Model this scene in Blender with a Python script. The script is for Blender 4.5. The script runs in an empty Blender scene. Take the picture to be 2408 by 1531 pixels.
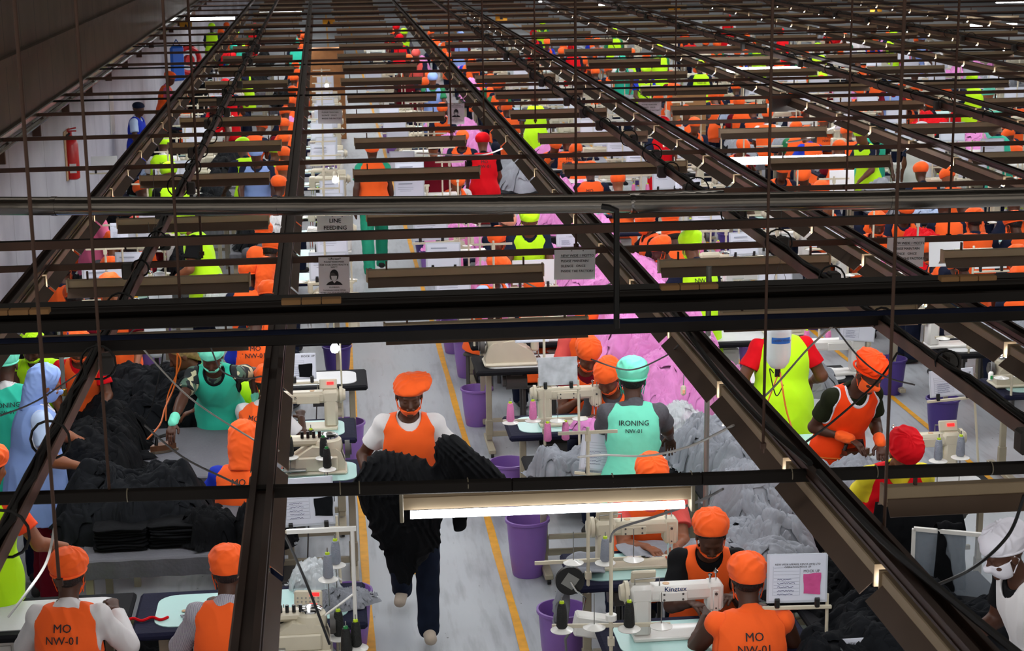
EXPO=0.12; AMB=0.45; LP=3.9
import bpy, math, random
import numpy as np
from mathutils import Vector, Matrix
PI=math.pi
SC=bpy.context.scene; COL=SC.collection
# ---------- camera model (measured from the photograph's vanishing points) ----------
W_,H_=2408,1531; CX,CY=W_/2,H_/2; FPX=4076.; CH=4.56
def _n(v): return v/np.linalg.norm(v)
_y=_n(np.array([750-CX,CY+192,-FPX])); _z=-_n(np.array([221,-17240,-FPX])); _z=_n(_z-_y*(_z@_y)); _x=np.cross(_y,_z)
RW=np.array([_x,_y,_z]); CAMP=np.array([0,0,CH])
def un(px,py,h=0.0):
    d=RW@np.array([px-CX,CY-py,-FPX]); return CAMP+d*((h-CH)/d[2])
def uy(px,py,Y):
    d=RW@np.array([px-CX,CY-py,-FPX]); return CAMP+d*(Y/d[1])
def ux(px,py,X):
    d=RW@np.array([px-CX,CY-py,-FPX]); return CAMP+d*(X/d[0])
# ---------- materials ----------
def lin(c):
    if isinstance(c,str): c=[int(c[i:i+2],16)/255 for i in (0,2,4)]
    return tuple(x/12.92 if x<=.04045 else ((x+.055)/1.055)**2.4 for x in c)+(1.,)
MATS={}
def mat(name,col,rough=.6,metal=0.,var=0.,scale=8.,bump=0.,bscale=None,spec=.5,sheen=0.,coat=0.,stretch=None,emit=None,es=0.,trans=0.,alpha=1.):
    if name in MATS: return MATS[name]
    m=bpy.data.materials.new(name); m.use_nodes=True; nt=m.node_tree; b=nt.nodes['Principled BSDF']
    c=lin(col); b.inputs['Base Color'].default_value=c; b.inputs['Roughness'].default_value=rough; b.inputs['Metallic'].default_value=metal
    b.inputs['Specular IOR Level'].default_value=spec; b.inputs['Sheen Weight'].default_value=sheen; b.inputs['Coat Weight'].default_value=coat
    b.inputs['Transmission Weight'].default_value=trans; b.inputs['Alpha'].default_value=alpha
    if emit: b.inputs['Emission Color'].default_value=lin(emit); b.inputs['Emission Strength'].default_value=es
    if var or bump:
        tc=nt.nodes.new('ShaderNodeTexCoord'); mp=nt.nodes.new('ShaderNodeMapping'); nt.links.new(tc.outputs['Object'],mp.inputs[0])
        if stretch: mp.inputs['Scale'].default_value=stretch
        nz=nt.nodes.new('ShaderNodeTexNoise'); nz.inputs['Scale'].default_value=scale; nz.inputs['Detail'].default_value=2; nt.links.new(mp.outputs[0],nz.inputs['Vector'])
        if var:
            r=nt.nodes.new('ShaderNodeValToRGB'); e=r.color_ramp.elements
            e[0].position=.3; e[1].position=.7
            e[0].color=tuple(x*(1-var) for x in c[:3])+(1,); e[1].color=tuple(min(1,x*(1+var*.6)) for x in c[:3])+(1,)
            nt.links.new(nz.outputs[0],r.inputs[0]); nt.links.new(r.outputs[0],b.inputs['Base Color'])
        if bump:
            n2=nz
            if bscale: n2=nt.nodes.new('ShaderNodeTexNoise'); n2.inputs['Scale'].default_value=bscale; n2.inputs['Detail'].default_value=1; nt.links.new(mp.outputs[0],n2.inputs['Vector'])
            bp=nt.nodes.new('ShaderNodeBump'); bp.inputs['Strength'].default_value=bump; bp.inputs['Distance'].default_value=.02
            nt.links.new(n2.outputs[0],bp.inputs['Height']); nt.links.new(bp.outputs[0],b.inputs['Normal'])
    m.diffuse_color=c; MATS[name]=m; return m
def M(k): return MATS[k]
# ---------- tags ----------
LABS=set()
def tag(o,label=None,cat=None,group=None,kind=None):
    if label: o['label']=label
    if cat: o['category']=cat
    if group: o['group']=group
    if kind: o['kind']=kind
    return o
def thing(name,label,cat,loc=(0,0,0),rz=0,group=None):
    o=bpy.data.objects.new(name,None); COL.objects.link(o); o.empty_display_size=.1
    o.location=loc; o.rotation_euler=(0,0,rz); return tag(o,label,cat,group)
def link(name,me,m=None,parent=None,loc=None,rot=None,scale=None):
    o=bpy.data.objects.new(name,me); COL.objects.link(o)
    if parent is not None: o.parent=parent
    if loc is not None: o.location=loc
    if rot is not None: o.rotation_euler=rot
    if scale is not None: o.scale=scale
    if m is not None: setm(o,m)
    return o
def setm(o,m):
    if isinstance(m,str): m=MATS[m]
    if not o.data.materials: o.data.materials.append(m)
    if o.data.materials[0]!=m or o.material_slots[0].link=='OBJECT':
        o.material_slots[0].link='OBJECT'; o.material_slots[0].material=m
def dup(o,loc=None,rz=None,label=None,group=None,cat=None,parent=None,scale=None):
    c=o.copy(); COL.objects.link(c)
    if parent is not None: c.parent=parent
    if loc is not None: c.location=loc
    if rz is not None: c.rotation_euler=(0,0,rz)
    if scale is not None: c.scale=(scale,)*3 if isinstance(scale,(int,float)) else scale
    if label: c['label']=label
    if group: c['group']=group
    if cat: c['category']=cat
    for ch in KIDS.get(o.name,o.children): dup(ch,parent=c)
    return c
KIDS={}
# ---------- mesh builder ----------
class MB:
    def __init__(s): s.v=[]; s.f=[]; s.n=0
    def add(s,v,f):
        v=np.asarray(v,float).reshape(-1,3); s.v.append(v); s.f+= [tuple(i+s.n for i in q) for q in f]; s.n+=len(v); return s
    def box(s,c,d,rz=0,b=0.,R=None):
        """box centred at c with size d, chamfered by b"""
        hx,hy,hz=[x/2 for x in d]; b=min(b,hx*.9,hy*.9,hz*.9)
        if b<=0:
            v=[(x*hx,y*hy,z*hz) for z in(-1,1) for y in(-1,1) for x in(-1,1)]
            f=[(0,2,3,1),(4,5,7,6),(0,1,5,4),(2,6,7,3),(0,4,6,2),(1,3,7,5)]
        else:
            v=[];ring=[]
            for z,ins in((-hz,b),(-hz+b,0),(hz-b,0),(hz,b)):
                ax,ay=hx-ins,hy-ins; k=b if ins==0 else 0; k=b
                v+=[(-ax+k*(ins==0),-ay,z),(ax-k*(ins==0),-ay,z),(ax,-ay+k*(ins==0),z),(ax,ay-k*(ins==0),z),(ax-k*(ins==0),ay,z),(-ax+k*(ins==0),ay,z),(-ax,ay-k*(ins==0),z),(-ax,-ay+k*(ins==0),z)]
            f=[]
            for L in range(3):
                for i in range(8): j=(i+1)%8; f.append((L*8+i,L*8+j,L*8+8+j,L*8+8+i))
            f.append(tuple(range(7,-1,-1))); f.append(tuple(range(24,32)))
        v=np.array(v,float)
        if R is not None: v=v@np.array(R).T
        if rz: cs,sn=math.cos(rz),math.sin(rz); v=np.stack([v[:,0]*cs-v[:,1]*sn,v[:,0]*sn+v[:,1]*cs,v[:,2]],1)
        return s.add(v+np.array(c,float),f)
    def tube(s,pts,r,n=8,cap=True,sx=1.,sy=1.):
        """round tube through points, radius r (number or list)"""
        P=[np.array(p,float) for p in pts]; m=len(P); rr=[r]*m if isinstance(r,(int,float)) else r
        V=[];up=None
        for i,p in enumerate(P):
            t=_n((P[min(i+1,m-1)]-P[max(i-1,0)])+1e-12)
            if up is None:
                up=np.array([0,0,1.]) if abs(t[2])<.9 else np.array([1.,0,0])
            a=_n(np.cross(t,up)); up=_n(np.cross(a,t))
            for k in range(n):
                q=2*PI*k/n; V.append(p+rr[i]*(a*math.cos(q)*sx+up*math.sin(q)*sy))
        F=[(i*n+k,i*n+(k+1)%n,(i+1)*n+(k+1)%n,(i+1)*n+k) for i in range(m-1) for k in range(n)]
        if cap: F+=[tuple(range(n-1,-1,-1)),tuple((m-1)*n+k for k in range(n))]
        return s.add(V,F)
    def cyl(s,a,b,r,n=12,r2=None): return s.tube([a,b],[r,r if r2 is None else r2],n)
    def lathe(s,c,prof,n=16,R=None):
        """profile [(r,z)] about z at c"""
        V=[(r*math.cos(2*PI*k/n),r*math.sin(2*PI*k/n),z) for r,z in prof for k in range(n)]
        m=len(prof); F=[(i*n+k,i*n+(k+1)%n,(i+1)*n+(k+1)%n,(i+1)*n+k) for i in range(m-1) for k in range(n)]
        F+=[tuple(range(n-1,-1,-1)),tuple((m-1)*n+k for k in range(n))]
        V=np.array(V)
        if R is not None: V=V@np.array(R).T
        return s.add(V+np.array(c,float),F)
    def prism(s,poly,a,b,axis=1,c=(0,0,0),R=None):
        """polygon extruded a..b along axis; poly in the other two axes' order"""
        m=len(poly);V=[]
        for t in(a,b):
            for u,w in poly:
                q=[0,0,0]; o=[i for i in range(3) if i!=axis]; q[o[0]]=u;q[o[1]]=w;q[axis]=t;V.append(q)
        F=[(i,(i+1)%m,m+(i+1)%m,m+i) for i in range(m)]+[tuple(range(m-1,-1,-1)),tuple(range(m,2*m))]
        V=np.array(V,float)
        if R is not None: V=V@np.array(R).T
        return s.add(V+np.array(c,float),F)
    def grid(s,P):
        """P: (a,b,3) array surface"""
        a,b=P.shape[:2]; F=[(i*b+j,i*b+j+1,(i+1)*b+j+1,(i+1)*b+j) for i in range(a-1) for j in range(b-1)]
        return s.add(P.reshape(-1,3),F)
    def mesh(s,name='m',smooth=False,ang=None):
        me=bpy.data.meshes.new(name); V=np.concatenate(s.v) if s.v else np.zeros((0,3))
        me.from_pydata(V.tolist(),[],s.f); me.update()
        import bmesh
        bm=bmesh.new(); bm.from_mesh(me); bmesh.ops.recalc_face_normals(bm,faces=bm.faces); bm.to_mesh(me); bm.free()
        if smooth or ang:
            me.polygons.foreach_set('use_smooth',[True]*len(me.polygons))
            me.set_sharp_from_angle(angle=math.radians(ang or 40))
        return me
    def build(s,name,m,parent=None,smooth=False,**k):
        return link(name,s.mesh(name,smooth),m,parent,**k)
def fastmesh(name,V,Fq,smooth=True):
    me=bpy.data.meshes.new(name); V=np.ascontiguousarray(V,dtype=np.float32); Fq=np.ascontiguousarray(Fq,dtype=np.int32)
    k=Fq.shape[1]; me.vertices.add(len(V)); me.vertices.foreach_set('co',V.ravel()); me.loops.add(Fq.size); me.loops.foreach_set('vertex_index',Fq.ravel())
    me.polygons.add(len(Fq)); me.polygons.foreach_set('loop_start',np.arange(0,Fq.size,k,dtype=np.int32))
    me.update(calc_edges=True)
    if smooth: me.polygons.foreach_set('use_smooth',np.ones(len(Fq),bool))
    return me
# ---------- noise ----------
def _h(ix,iy,iz,seed):
    n=(ix*374761393+iy*668265263+iz*2147483647%4294967291+seed*1274126177)&0xffffffff
    n=((n^(n>>13))*1274126177)&0xffffffff; n=(n^(n>>16))&0xffff
    return n.astype(np.float32)/32767.5-1
def vnoise(x,y,z=0,seed=0):
    x,y,z=np.broadcast_arrays(np.asarray(x,float),np.asarray(y,float),np.asarray(z,float))
    xi=np.floor(x);yi=np.floor(y);zi=np.floor(z); fx,fy,fz=x-xi,y-yi,z-zi
    xi,yi,zi=[a.astype(np.int64)+1000 for a in(xi,yi,zi)]
    u,v,w=[t*t*(3-2*t) for t in(fx,fy,fz)]
    r=0
    for a in(0,1):
        for b in(0,1):
            for c in(0,1):
                r=r+_h(xi+a,yi+b,zi+c,seed)*(u if a else 1-u)*(v if b else 1-v)*(w if c else 1-w)
    return r
# ---------- text ----------
FONT=None
def text_polys(s,size,align='CENTER',bold=0.,sx=1.):
    cu=bpy.data.curves.new('t','FONT'); cu.body=s; cu.size=size; cu.align_x=align; cu.offset=0; cu.resolution_u=2; cu.space_line=1.0
    o=bpy.data.objects.new('t',cu); me=bpy.data.meshes.new_from_object(o)
    bpy.data.objects.remove(o); bpy.data.curves.remove(cu)
    V=np.array([v.co[:] for v in me.vertices]).reshape(-1,3); F=[tuple(p.vertices) for p in me.polygons]; bpy.data.meshes.remove(me)
    if len(V):
        V[:,0]*=sx
        if bold>0:
            n=len(V); dx=max(bold,.012)*size; V=np.concatenate([V,V+[dx,0,0],V+[dx*.5,dx*.5,0]]); F=F+[tuple(i+n for i in f) for f in F]+[tuple(i+2*n for i in f) for f in F]
    return V,F
def text_mb(lines,Rm,o,mb=None,bold=.015):
    """lines [(text,x,y,size,align,sx)] laid on plane with axes Rm[:,0],Rm[:,1] at origin o"""
    mb=mb or MB(); Rm=np.array(Rm); o=np.array(o,float)
    for l in lines:
        t,x,y,s=l[:4]; al=l[4] if len(l)>4 else 'CENTER'; sx=l[5] if len(l)>5 else 1.
        V,F=text_polys(t,s,al,bold,sx)
        if len(V): mb.add((V[:,:1]+x)*Rm[:,0]+(V[:,1:2]+y)*Rm[:,1]+o,F)
    return mb
def rot(ax,a):
    return np.array(Matrix.Rotation(a,3,ax))
mat('steel_dark','1d1612',.55,.3,var=.35,scale=3,bump=.15)
mat('steel_brown','62483c',.5,.3,var=.3,scale=2.5)
mat('steel_rust','7a5c50',.42,.35,var=.35,scale=4)
mat('fix_white','bfa98a',.45,var=.08,scale=5)
mat('fix_hood','6e5b4e',.5,.1,var=.12,scale=4)
mat('alu','98928b',.25,.95,var=.12,scale=3,bump=.12,bscale=9)
mat('alu_foil','c8c4c0',.18,1.,bump=.9,bscale=14)
mat('black_plastic','0d0d0e',.35)
mat('black_rubber','0b0b0c',.6)
mat('cable_black','121213',.5)
mat('cable_grey','6f6f70',.5)
mat('cable_white','d9d7d2',.45)
mat('hose_orange','d0641c',.35)
mat('tube_glow','ffffff',.3,emit='f8fbff',es=14)
mat('bulb_glow','ffffff',.3,emit='ffffff',es=9)
mat('cream','cfc6b0',.4,var=.06,scale=6)
mat('cream_dark','a89f8a',.45,var=.1,scale=6)
mat('white_enamel','dfddd8',.3,coat=.2,var=.03)
mat('grey_metal','8f8f8c',.35,.6,var=.1)
mat('chrome','d8d8d8',.12,1.)
mat('brass','b08a3c',.3,.9)
mat('paper','d9dcea',.7,var=.02,scale=3)
mat('paper_white','e6e7ea',.7)
mat('ink','1c1c22',.7)
mat('ink_blue','2b2a6a',.7)
mat('ink_light','9ba0b0',.7)
mat('plastic_clear','dfe6ec',.12,spec=.8,alpha=.28)
mat('bag_clear','e8eef2',.1,spec=1.,alpha=.38,bump=.8,bscale=30)
mat('acrylic','c9d6e4',.05,spec=.6,alpha=.22)
mat('navy_pad','1c1d33',.75,var=.15,bump=.1,bscale=60,spec=.12)
mat('black_pad','17171b',.7,var=.1,spec=.12)
mat('mint_top','b4dcd8',.35,var=.03,scale=3)
mat('white_top','d4d4d6',.5,var=.04)
mat('grey_cloth_top','5d5d64',.8,var=.08,scale=4,bump=.15,bscale=40)
mat('purple','8a63b2',.42,var=.05)
mat('purple_dark','4a3585',.42)
mat('teal_cloth','33bfa0',.75,var=.06,scale=4,bump=.25,bscale=14,sheen=.1,spec=.12)
mat('teal_light','7ae3c4',.75,var=.05,scale=5,bump=.25,bscale=18,spec=.12)
mat('orange_cloth','ff6426',.7,var=.03,scale=5,bump=.25,bscale=14,sheen=.1,spec=.12)
mat('orange_red','ff4715',.7,var=.03,scale=5,bump=.25,bscale=14,spec=.12)
mat('orange_dull','f0502a',.75,var=.06,scale=5,bump=.2,spec=.12)
mat('lime_cloth','c3ff1e',.7,var=.03,scale=5,bump=.25,bscale=14,sheen=.1,spec=.12)
mat('red_cloth','d80f1c',.75,var=.06,scale=5,bump=.25,bscale=14,spec=.12)
mat('maroon','6a0c1e',.8,var=.08,spec=.12)
mat('blue_light','8aa6e2',.75,var=.05,bump=.25,bscale=12)
mat('sky_shirt','b9cdee',.75,var=.04,bump=.2)
mat('royal','2438b8',.7,var=.05,spec=.12)
mat('navy','1b2136',.8,var=.2,scale=10,bump=.1,spec=.12)
mat('jeans','171e2f',.8,var=.3,scale=9,bump=.1,spec=.12)
mat('grey_tee','57565c',.85,var=.1,scale=60,spec=.12)
mat('black_tee','141416',.85,var=.1,spec=.12)
mat('olive','1e2212',.85,var=.1,spec=.12)
mat('white_shirt','d8d5d6',.8,var=.03,bump=.2)
mat('white_cap','e2dfe8',.75,var=.03,bump=.25,bscale=16)
mat('coral','e2544d',.8,var=.04)
mat('peach','e8a184',.8,var=.03)
mat('yellow_cloth','dfce1e',.75,var=.04,bump=.2)
mat('pink_top','d7618a',.75,var=.05)
mat('green_cloth','177a4a',.75,var=.05)
mat('green_scrub','17a07c',.75,var=.05,bump=.2)
mat('pink_fabric','e38fcf',.8,var=.08,scale=7,bump=.2,bscale=25,sheen=.1,spec=.12)
mat('grey_fabric','8e9199',.8,var=.08,scale=7,bump=.2,bscale=25,spec=.12)
mat('black_fabric','0b0c0f',.85,var=.25,scale=6,bump=.25,bscale=25,spec=.12)
mat('charcoal','131519',.85,var=.25,scale=6,bump=.25,bscale=25,spec=.12)
mat('skin_dark','4a2b1d',.5,var=.08,scale=6,spec=.4)
mat('skin_brown','653b26',.5,var=.08,scale=6,spec=.4)
mat('skin_mid','875034',.5,var=.07,scale=6,spec=.4)
mat('hair','0b0909',.6,bump=.5,bscale=60)
mat('braids','9a7a4a',.6,var=.4,scale=40)
mat('shoe','b3a595',.8,var=.08)
mat('sole','8a8078',.8)
mat('shoe_dark','1a1716',.6)
mat('thread_pink','e07fb4',.6,bump=.3,bscale=120)
mat('thread_black','101210',.7,bump=.3,bscale=120)
mat('thread_grey','8d93a0',.6,bump=.3,bscale=120)
mat('thread_yellow','f0b429',.6)
mat('lime_plastic','b7d41c',.4)
mat('green_plastic','1b7a3c',.4)
mat('blue_plastic','1f62c8',.4)
mat('blue_mat','2262d0',.5,bump=.3,bscale=60)
mat('red_plastic','c4141a',.35,coat=.3)
mat('led_red','ff2020',.4,emit='ff1818',es=2.)
mat('cardboard','a87e52',.85,var=.1,scale=6)
mat('plywood','a06a3c',.7,var=.2,scale=5)
mat('wood_pale','c8a27c',.6,var=.15)
mat('pink_swatch','d0508f',.8,var=.1,bump=.3,bscale=30)
mat('bottle_white','e4e6ea',.3,trans=.0,spec=.6)
mat('label_blue','2468c0',.5)
mat('yellow_paint','e8a520',.5,var=.15,scale=12)
mat('sticker_yellow','f2d21c',.5)
mat('iron_metal','8a7c6c',.3,.8,var=.3,scale=12)
mat('copper','6e4a34',.4,.7)
mat('print_pink','e8566e',.8)
mat('leaf_pale','c8c4a0',.8)
mat('leaf_green','4d6a5a',.8)
mat('red_sheet','b8141c',.6)
# floor: worn grey-blue painted concrete
def _floor():
    m=bpy.data.materials.new('floor_paint'); m.use_nodes=True; nt=m.node_tree; b=nt.nodes['Principled BSDF']; N=nt.nodes.new; L=nt.links.new
    tc=N('ShaderNodeTexCoord'); n1=N('ShaderNodeTexNoise'); n1.inputs['Scale'].default_value=1.2; n1.inputs['Detail'].default_value=4; L(tc.outputs['Object'],n1.inputs['Vector'])
    mp=N('ShaderNodeMapping'); mp.inputs['Scale'].default_value=(6,.7,1); L(tc.outputs['Object'],mp.inputs[0])
    n2=N('ShaderNodeTexNoise'); n2.inputs['Scale'].default_value=3; n2.inputs['Detail'].default_value=4; L(mp.outputs[0],n2.inputs['Vector'])
    mx=N('ShaderNodeMath'); mx.operation='ADD'; L(n1.outputs[0],mx.inputs[0]); L(n2.outputs[0],mx.inputs[1])
    r=N('ShaderNodeValToRGB'); r.color_ramp.elements[0].position=.75; r.color_ramp.elements[1].position=1.25
    r.color_ramp.elements[0].color=lin('9a9ea4'); r.color_ramp.elements[1].color=lin('b3b8be'); h=N('ShaderNodeMath'); h.operation='MULTIPLY'; h.inputs[1].default_value=1.; L(mx.outputs[0],h.inputs[0]); L(h.outputs[0],r.inputs[0])
    v=N('ShaderNodeTexVoronoi'); v.inputs['Scale'].default_value=7; L(tc.outputs['Object'],v.inputs['Vector'])
    lt=N('ShaderNodeMath'); lt.operation='LESS_THAN'; lt.inputs[1].default_value=.045; L(v.outputs['Distance'],lt.inputs[0])
    mm=N('ShaderNodeMixRGB'); L(lt.outputs[0],mm.inputs[0]); L(r.outputs[0],mm.inputs[1]); mm.inputs[2].default_value=lin('55595c')
    L(mm.outputs[0],b.inputs['Base Color']); r2=N('ShaderNodeMapRange'); r2.inputs[3].default_value=.22; r2.inputs[4].default_value=.5; L(n2.outputs[0],r2.inputs[0]); L(r2.outputs[0],b.inputs['Roughness'])
    MATS['floor']=m
_floor()
def _panel(name,c1,c2,seam,sw,rough=.6):
    """vertical sheets along Y with thin seams"""
    m=bpy.data.materials.new(name); m.use_nodes=True; nt=m.node_tree; b=nt.nodes['Principled BSDF']; N=nt.nodes.new; L=nt.links.new
    tc=N('ShaderNodeTexCoord'); n1=N('ShaderNodeTexNoise'); n1.inputs['Scale'].default_value=1.5; n1.inputs['Detail'].default_value=4; L(tc.outputs['Object'],n1.inputs['Vector'])
    r=N('ShaderNodeValToRGB'); r.color_ramp.elements[0].position=.35; r.color_ramp.elements[1].position=.65; r.color_ramp.elements[0].color=lin(c1); r.color_ramp.elements[1].color=lin(c2); L(n1.outputs[0],r.inputs[0])
    sp=N('ShaderNodeSeparateXYZ'); L(tc.outputs['Object'],sp.inputs[0]); md=N('ShaderNodeMath'); md.operation='PINGPONG'; md.inputs[1].default_value=sw; L(sp.outputs[1],md.inputs[0])
    lt=N('ShaderNodeMath'); lt.operation='LESS_THAN'; lt.inputs[1].default_value=.012; L(md.outputs[0],lt.inputs[0])
    mm=N('ShaderNodeMixRGB'); L(lt.outputs[0],mm.inputs[0]); L(r.outputs[0],mm.inputs[1]); mm.inputs[2].default_value=lin(seam); L(mm.outputs[0],b.inputs['Base Color']); b.inputs['Roughness'].default_value=rough
    MATS[name]=m
_panel('wall_white','b9b6c2','cbc8d2','8f8c98',1.22)
_panel('wall_dark','5a4838','6c5848','241c16',.55,.5)
_panel('wall_back','c4c4c8','d6d6d8','8f8c98',1.5)
mat('grey_dark','4a4745',.5)
mat('rail_brown','4f3a32',.38,.5,var=.3,scale=3)
# ---------- camera ----------
cd=bpy.data.cameras.new('camera'); cam=bpy.data.objects.new('camera',cd); COL.objects.link(cam)
cd.sensor_width=36; cd.lens=FPX/W_*36; cd.clip_end=300
mw=Matrix.Identity(4)
for i in range(3):
    for j in range(3): mw[i][j]=RW[i][j]
mw.translation=Vector(CAMP); cam.matrix_world=mw; SC.camera=cam
cd.dof.use_dof=True; cd.dof.focus_distance=10.8; cd.dof.aperture_fstop=9.0
SC.view_settings.view_transform='Standard'; SC.view_settings.look='None'; SC.view_settings.gamma=1; SC.view_settings.use_curve_mapping=False
SC.view_settings.exposure=EXPO
w=bpy.data.worlds.new('world'); SC.world=w; w.use_nodes=True; w.node_tree.nodes['Background'].inputs[0].default_value=(1,.93,.84,1); w.node_tree.nodes['Background'].inputs[1].default_value=AMB
# ---------- setting ----------
def struct(name,mb,m): o=mb.build(name,m); o['kind']='structure'; return o
struct('floor',MB().box((12,44,-.05),(46,92,.1)),'floor')
struct('wall_left',MB().box((-3.6,49,1.15),(.2,82,2.3)),'wall_white')
struct('wall_left_upper',MB().box((-3.6,49,4.0),(.2,82,3.4)).box((-3.47,49,3.08),(.08,82,.09)),'wall_dark')
struct('wall_back',MB().box((12,90,3),(46,.2,6)),'wall_back')
struct('wall_right',MB().box((35,45,3),(.2,90,6)),'wall_back')
g=MB()
for i in range(60):
    if i%4!=1: g.box((12,i*1.55-2,6.1+.03*(i%2)),(46,1.5,.05))  # unseen roof; gaps between sheets added to let ambient light in from above
struct('ceiling',g,'steel_dark')
mb=MB().box((-3.47,49,2.32),(.07,82,.07),b=.01).tube([(-3.40,8,2.24),(-3.40,90,2.24)],.035,10); struct('trim_1',mb,'alu')
mb=MB()
for k in range(22): mb.box((-3.44,9+k*2.43,2.15),(.10,.05,.16))
struct('trim_2',mb,'steel_brown')
# aisle paint
def strip(name,x,y0,y1,w=.055):
    P=np.array([[(x+s*w/2+.004*math.sin(y*3.1+s),y,.004) for s in(-1,1)] for y in np.arange(y0,y1,.5)]); o=MB().grid(P).build(name,'yellow_paint'); o['kind']='structure'
for i,x in enumerate((.16,1.13,4.19,5.32,8.2,9.35,12.2,13.3)): strip('floor_marking_%d'%(i+1),x,6.5,88)
def arrow(x,y,s,flip=1):
    v=np.array([(-.05,.0),(.05,0),(.05,-.15),(.11,-.15),(0,-.3),(-.11,-.15),(-.05,-.15)])*s; v[:,1]*=flip
    return [(x+a,y+b,.005) for a,b in v]
for i,(px,py) in enumerate(((893,668),(988,1345))):
    p=un(px,py); o=MB().add(arrow(p[0],p[1]+.2,1.0),[tuple(range(7))]).build('floor_marking_%d'%(9+i),'yellow_paint'); o['kind']='structure'
# ---------- overhead: light fixtures, cross bars, rails ----------
def light(x,y,z,sx,sy,power,rz=0):
    l=bpy.data.lights.new('fluorescent_light','AREA'); l.shape='RECTANGLE'; l.size=sx; l.size_y=sy; l.energy=power; l.color=(.95,.98,1.)
    o=bpy.data.objects.new('fluorescent_light',l); COL.objects.link(o); o.location=(x,y,z); o.rotation_euler=(0,0,rz); return o
def ordn(i):
    w=['first','second','third','fourth','fifth','sixth','seventh','eighth','ninth','tenth','eleventh','twelfth','thirteenth','fourteenth','fifteenth','sixteenth','seventeenth','eighteenth','nineteenth','twentieth','twenty-first','twenty-second','twenty-third','twenty-fourth']
    return w[i] if i<len(w) else 'far'
# fixture: channel box and slanted hood, tube underneath
def fixture_proto():
    L=1.2; me={}
    m=MB(); m.box((0,0,0),(L,.055,.05),b=.004).box((-L/2-.004,0,-.012),(.012,.07,.085)).box((L/2+.004,0,-.012),(.012,.07,.085)); me['channel']=m.mesh('channel')
    m=MB()
    for s in(-1,1): m.add([(-L/2,s*.018,-.02),(L/2,s*.018,-.02),(L/2,s*.085,-.082),(-L/2,s*.085,-.082),(-L/2,s*.018,-.023),(L/2,s*.018,-.023),(L/2,s*.083,-.085),(-L/2,s*.083,-.085)],[(0,1,2,3),(7,6,5,4),(0,4,5,1),(1,5,6,2),(2,6,7,3),(3,7,4,0)])
    me['hood']=m.mesh('hood')
    me['lamp_tube']=MB().cyl((-L/2+.03,0,-.058),(L/2-.03,0,-.058),.013,8).mesh('lamp_tube',True)
    me['hanger']=MB().box((0,0,.05),(.012,.02,.06)).mesh('hanger')
    me['lamp_end']=MB().lathe((L/2+.035,0,-.03),[(.004,-.024),(.02,-.014),(.024,0),(.02,.014),(.004,.024)],8).mesh('lamp_end',True)
    return me
FX=fixture_proto()
def fixture(x,y,z,label,group,hood=True,hang=.0,rz=0,tubem='tube_off'):
    t=thing('light_fixture',label,'light fixture',(x,y,z),rz,group)
    link('channel',FX['channel'],'fix_white',t)
    if hood: link('hood',FX['hood'],'fix_hood',t)
    if hang:
        for sx in(-.47,.47): link('hanger',FX['hanger'],'steel_brown',t,loc=(sx,0,0))
    link('lamp_tube',FX['lamp_tube'],'tube_glow',t)
    return t
ROWY=[6.68,9.99]+[11.62+2.43*i for i in range(18)]
COLX=[-1.16,.84,2.86,4.89,6.92,8.94,10.97,13.0,15.0]
COLN=['over the left garment tables','over the yellow-lined aisle','over the middle garment tables','over the second aisle','over the third garment tables','over the third aisle','over the fourth garment tables','over the fourth aisle','over the fifth tables']
near_lit={(0,1)}
for r,Y in enumerate(ROWY):
    for c,X in enumerate(COLX):
        if X>Y*.42+1.5 or X<-Y*.22-1.2: continue
        if Y<30: light(X,Y,2.07,1.2,.12,LP*(1.25 if Y>10 else 1))
        elif r%2==0: light(X,Y+1.2,2.07,1.2,.24,LP*2.5)
        if r==0 and c==0: continue
        if (r,c)==(0,1): continue
        vis= (X<Y*.40+.6)
        if not vis: continue
        fixture(X+(.06 if r%2 else 0),Y,2.2,'beige fluorescent fixture %s, %s cross row counting from the nearest'%(COLN[c],ordn(r)),'hooded light fixtures under the cross bars',hang=True)
for Y in (56.,62.,68.,75.,82.):
    for X in (-.9,3.5,8,12.5,17,22,27): light(X,Y,2.1,2.4,.12,LP*4)
# the one bare lit tube in front
t=thing('fluorescent_batten','cream fluorescent batten with bright bare tube hanging above the aisle','light fixture',(.84,6.68,2.27),-.03,None)
MB().box((0,0,0),(1.18,.06,.055),b=.004).box((0,-.034,-.018),(1.18,.006,.05)).box((0,.034,-.018),(1.18,.006,.05)).cyl((.35,-.031,.012),(.35,-.036,.012),.011,12).build('channel','fix_white',t)
for sx in(-.595,.595): MB().box((sx,-.01,-.03),(.016,.075,.13),b=.003).build('end_socket','cream_dark',t)
MB().cyl((-.56,-.035,-.065),(.56,-.035,-.065),.0165,14).build('lamp_tube','tube_glow',t,smooth=True)
# lit tubes seen without hoods far back
for px,py,L in ((498,46,1.2),(660,26,1.2),(835,22,.6),(1290,3,.6),(1380,12,1.2),(1185,14,.6),(1795,166,1.2),(2330,62,1.2),(2390,5,1.2),(1852,380,1.2)):
    p=un(px,py,2.1 if py>100 else 2.0); t=MB().cyl((-L/2,0,0),(L/2,0,0),.02,8).box((0,0,.04),(L,.05,.03)).build('fluorescent_tube','tube_glow'); t.location=p
    tag(t,'bright bare fluorescent tube glowing %s'%{498:'beside the left wall at the far end',660:'above the left line, second from the far left wall',835:'at the far end of the yellow-lined aisle',1290:'at the top edge right of the aisle',1380:'in the far rows, longest one near the top centre',1185:'in the far rows just right of the aisle',1795:'under a fixture in the middle distance',2330:'near the far right, above the crowd',2390:'at the top right corner',1852:'under the hooded fixture above the teal ironing worker'}[px],'light','bare glowing tubes in the far rows')
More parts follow.
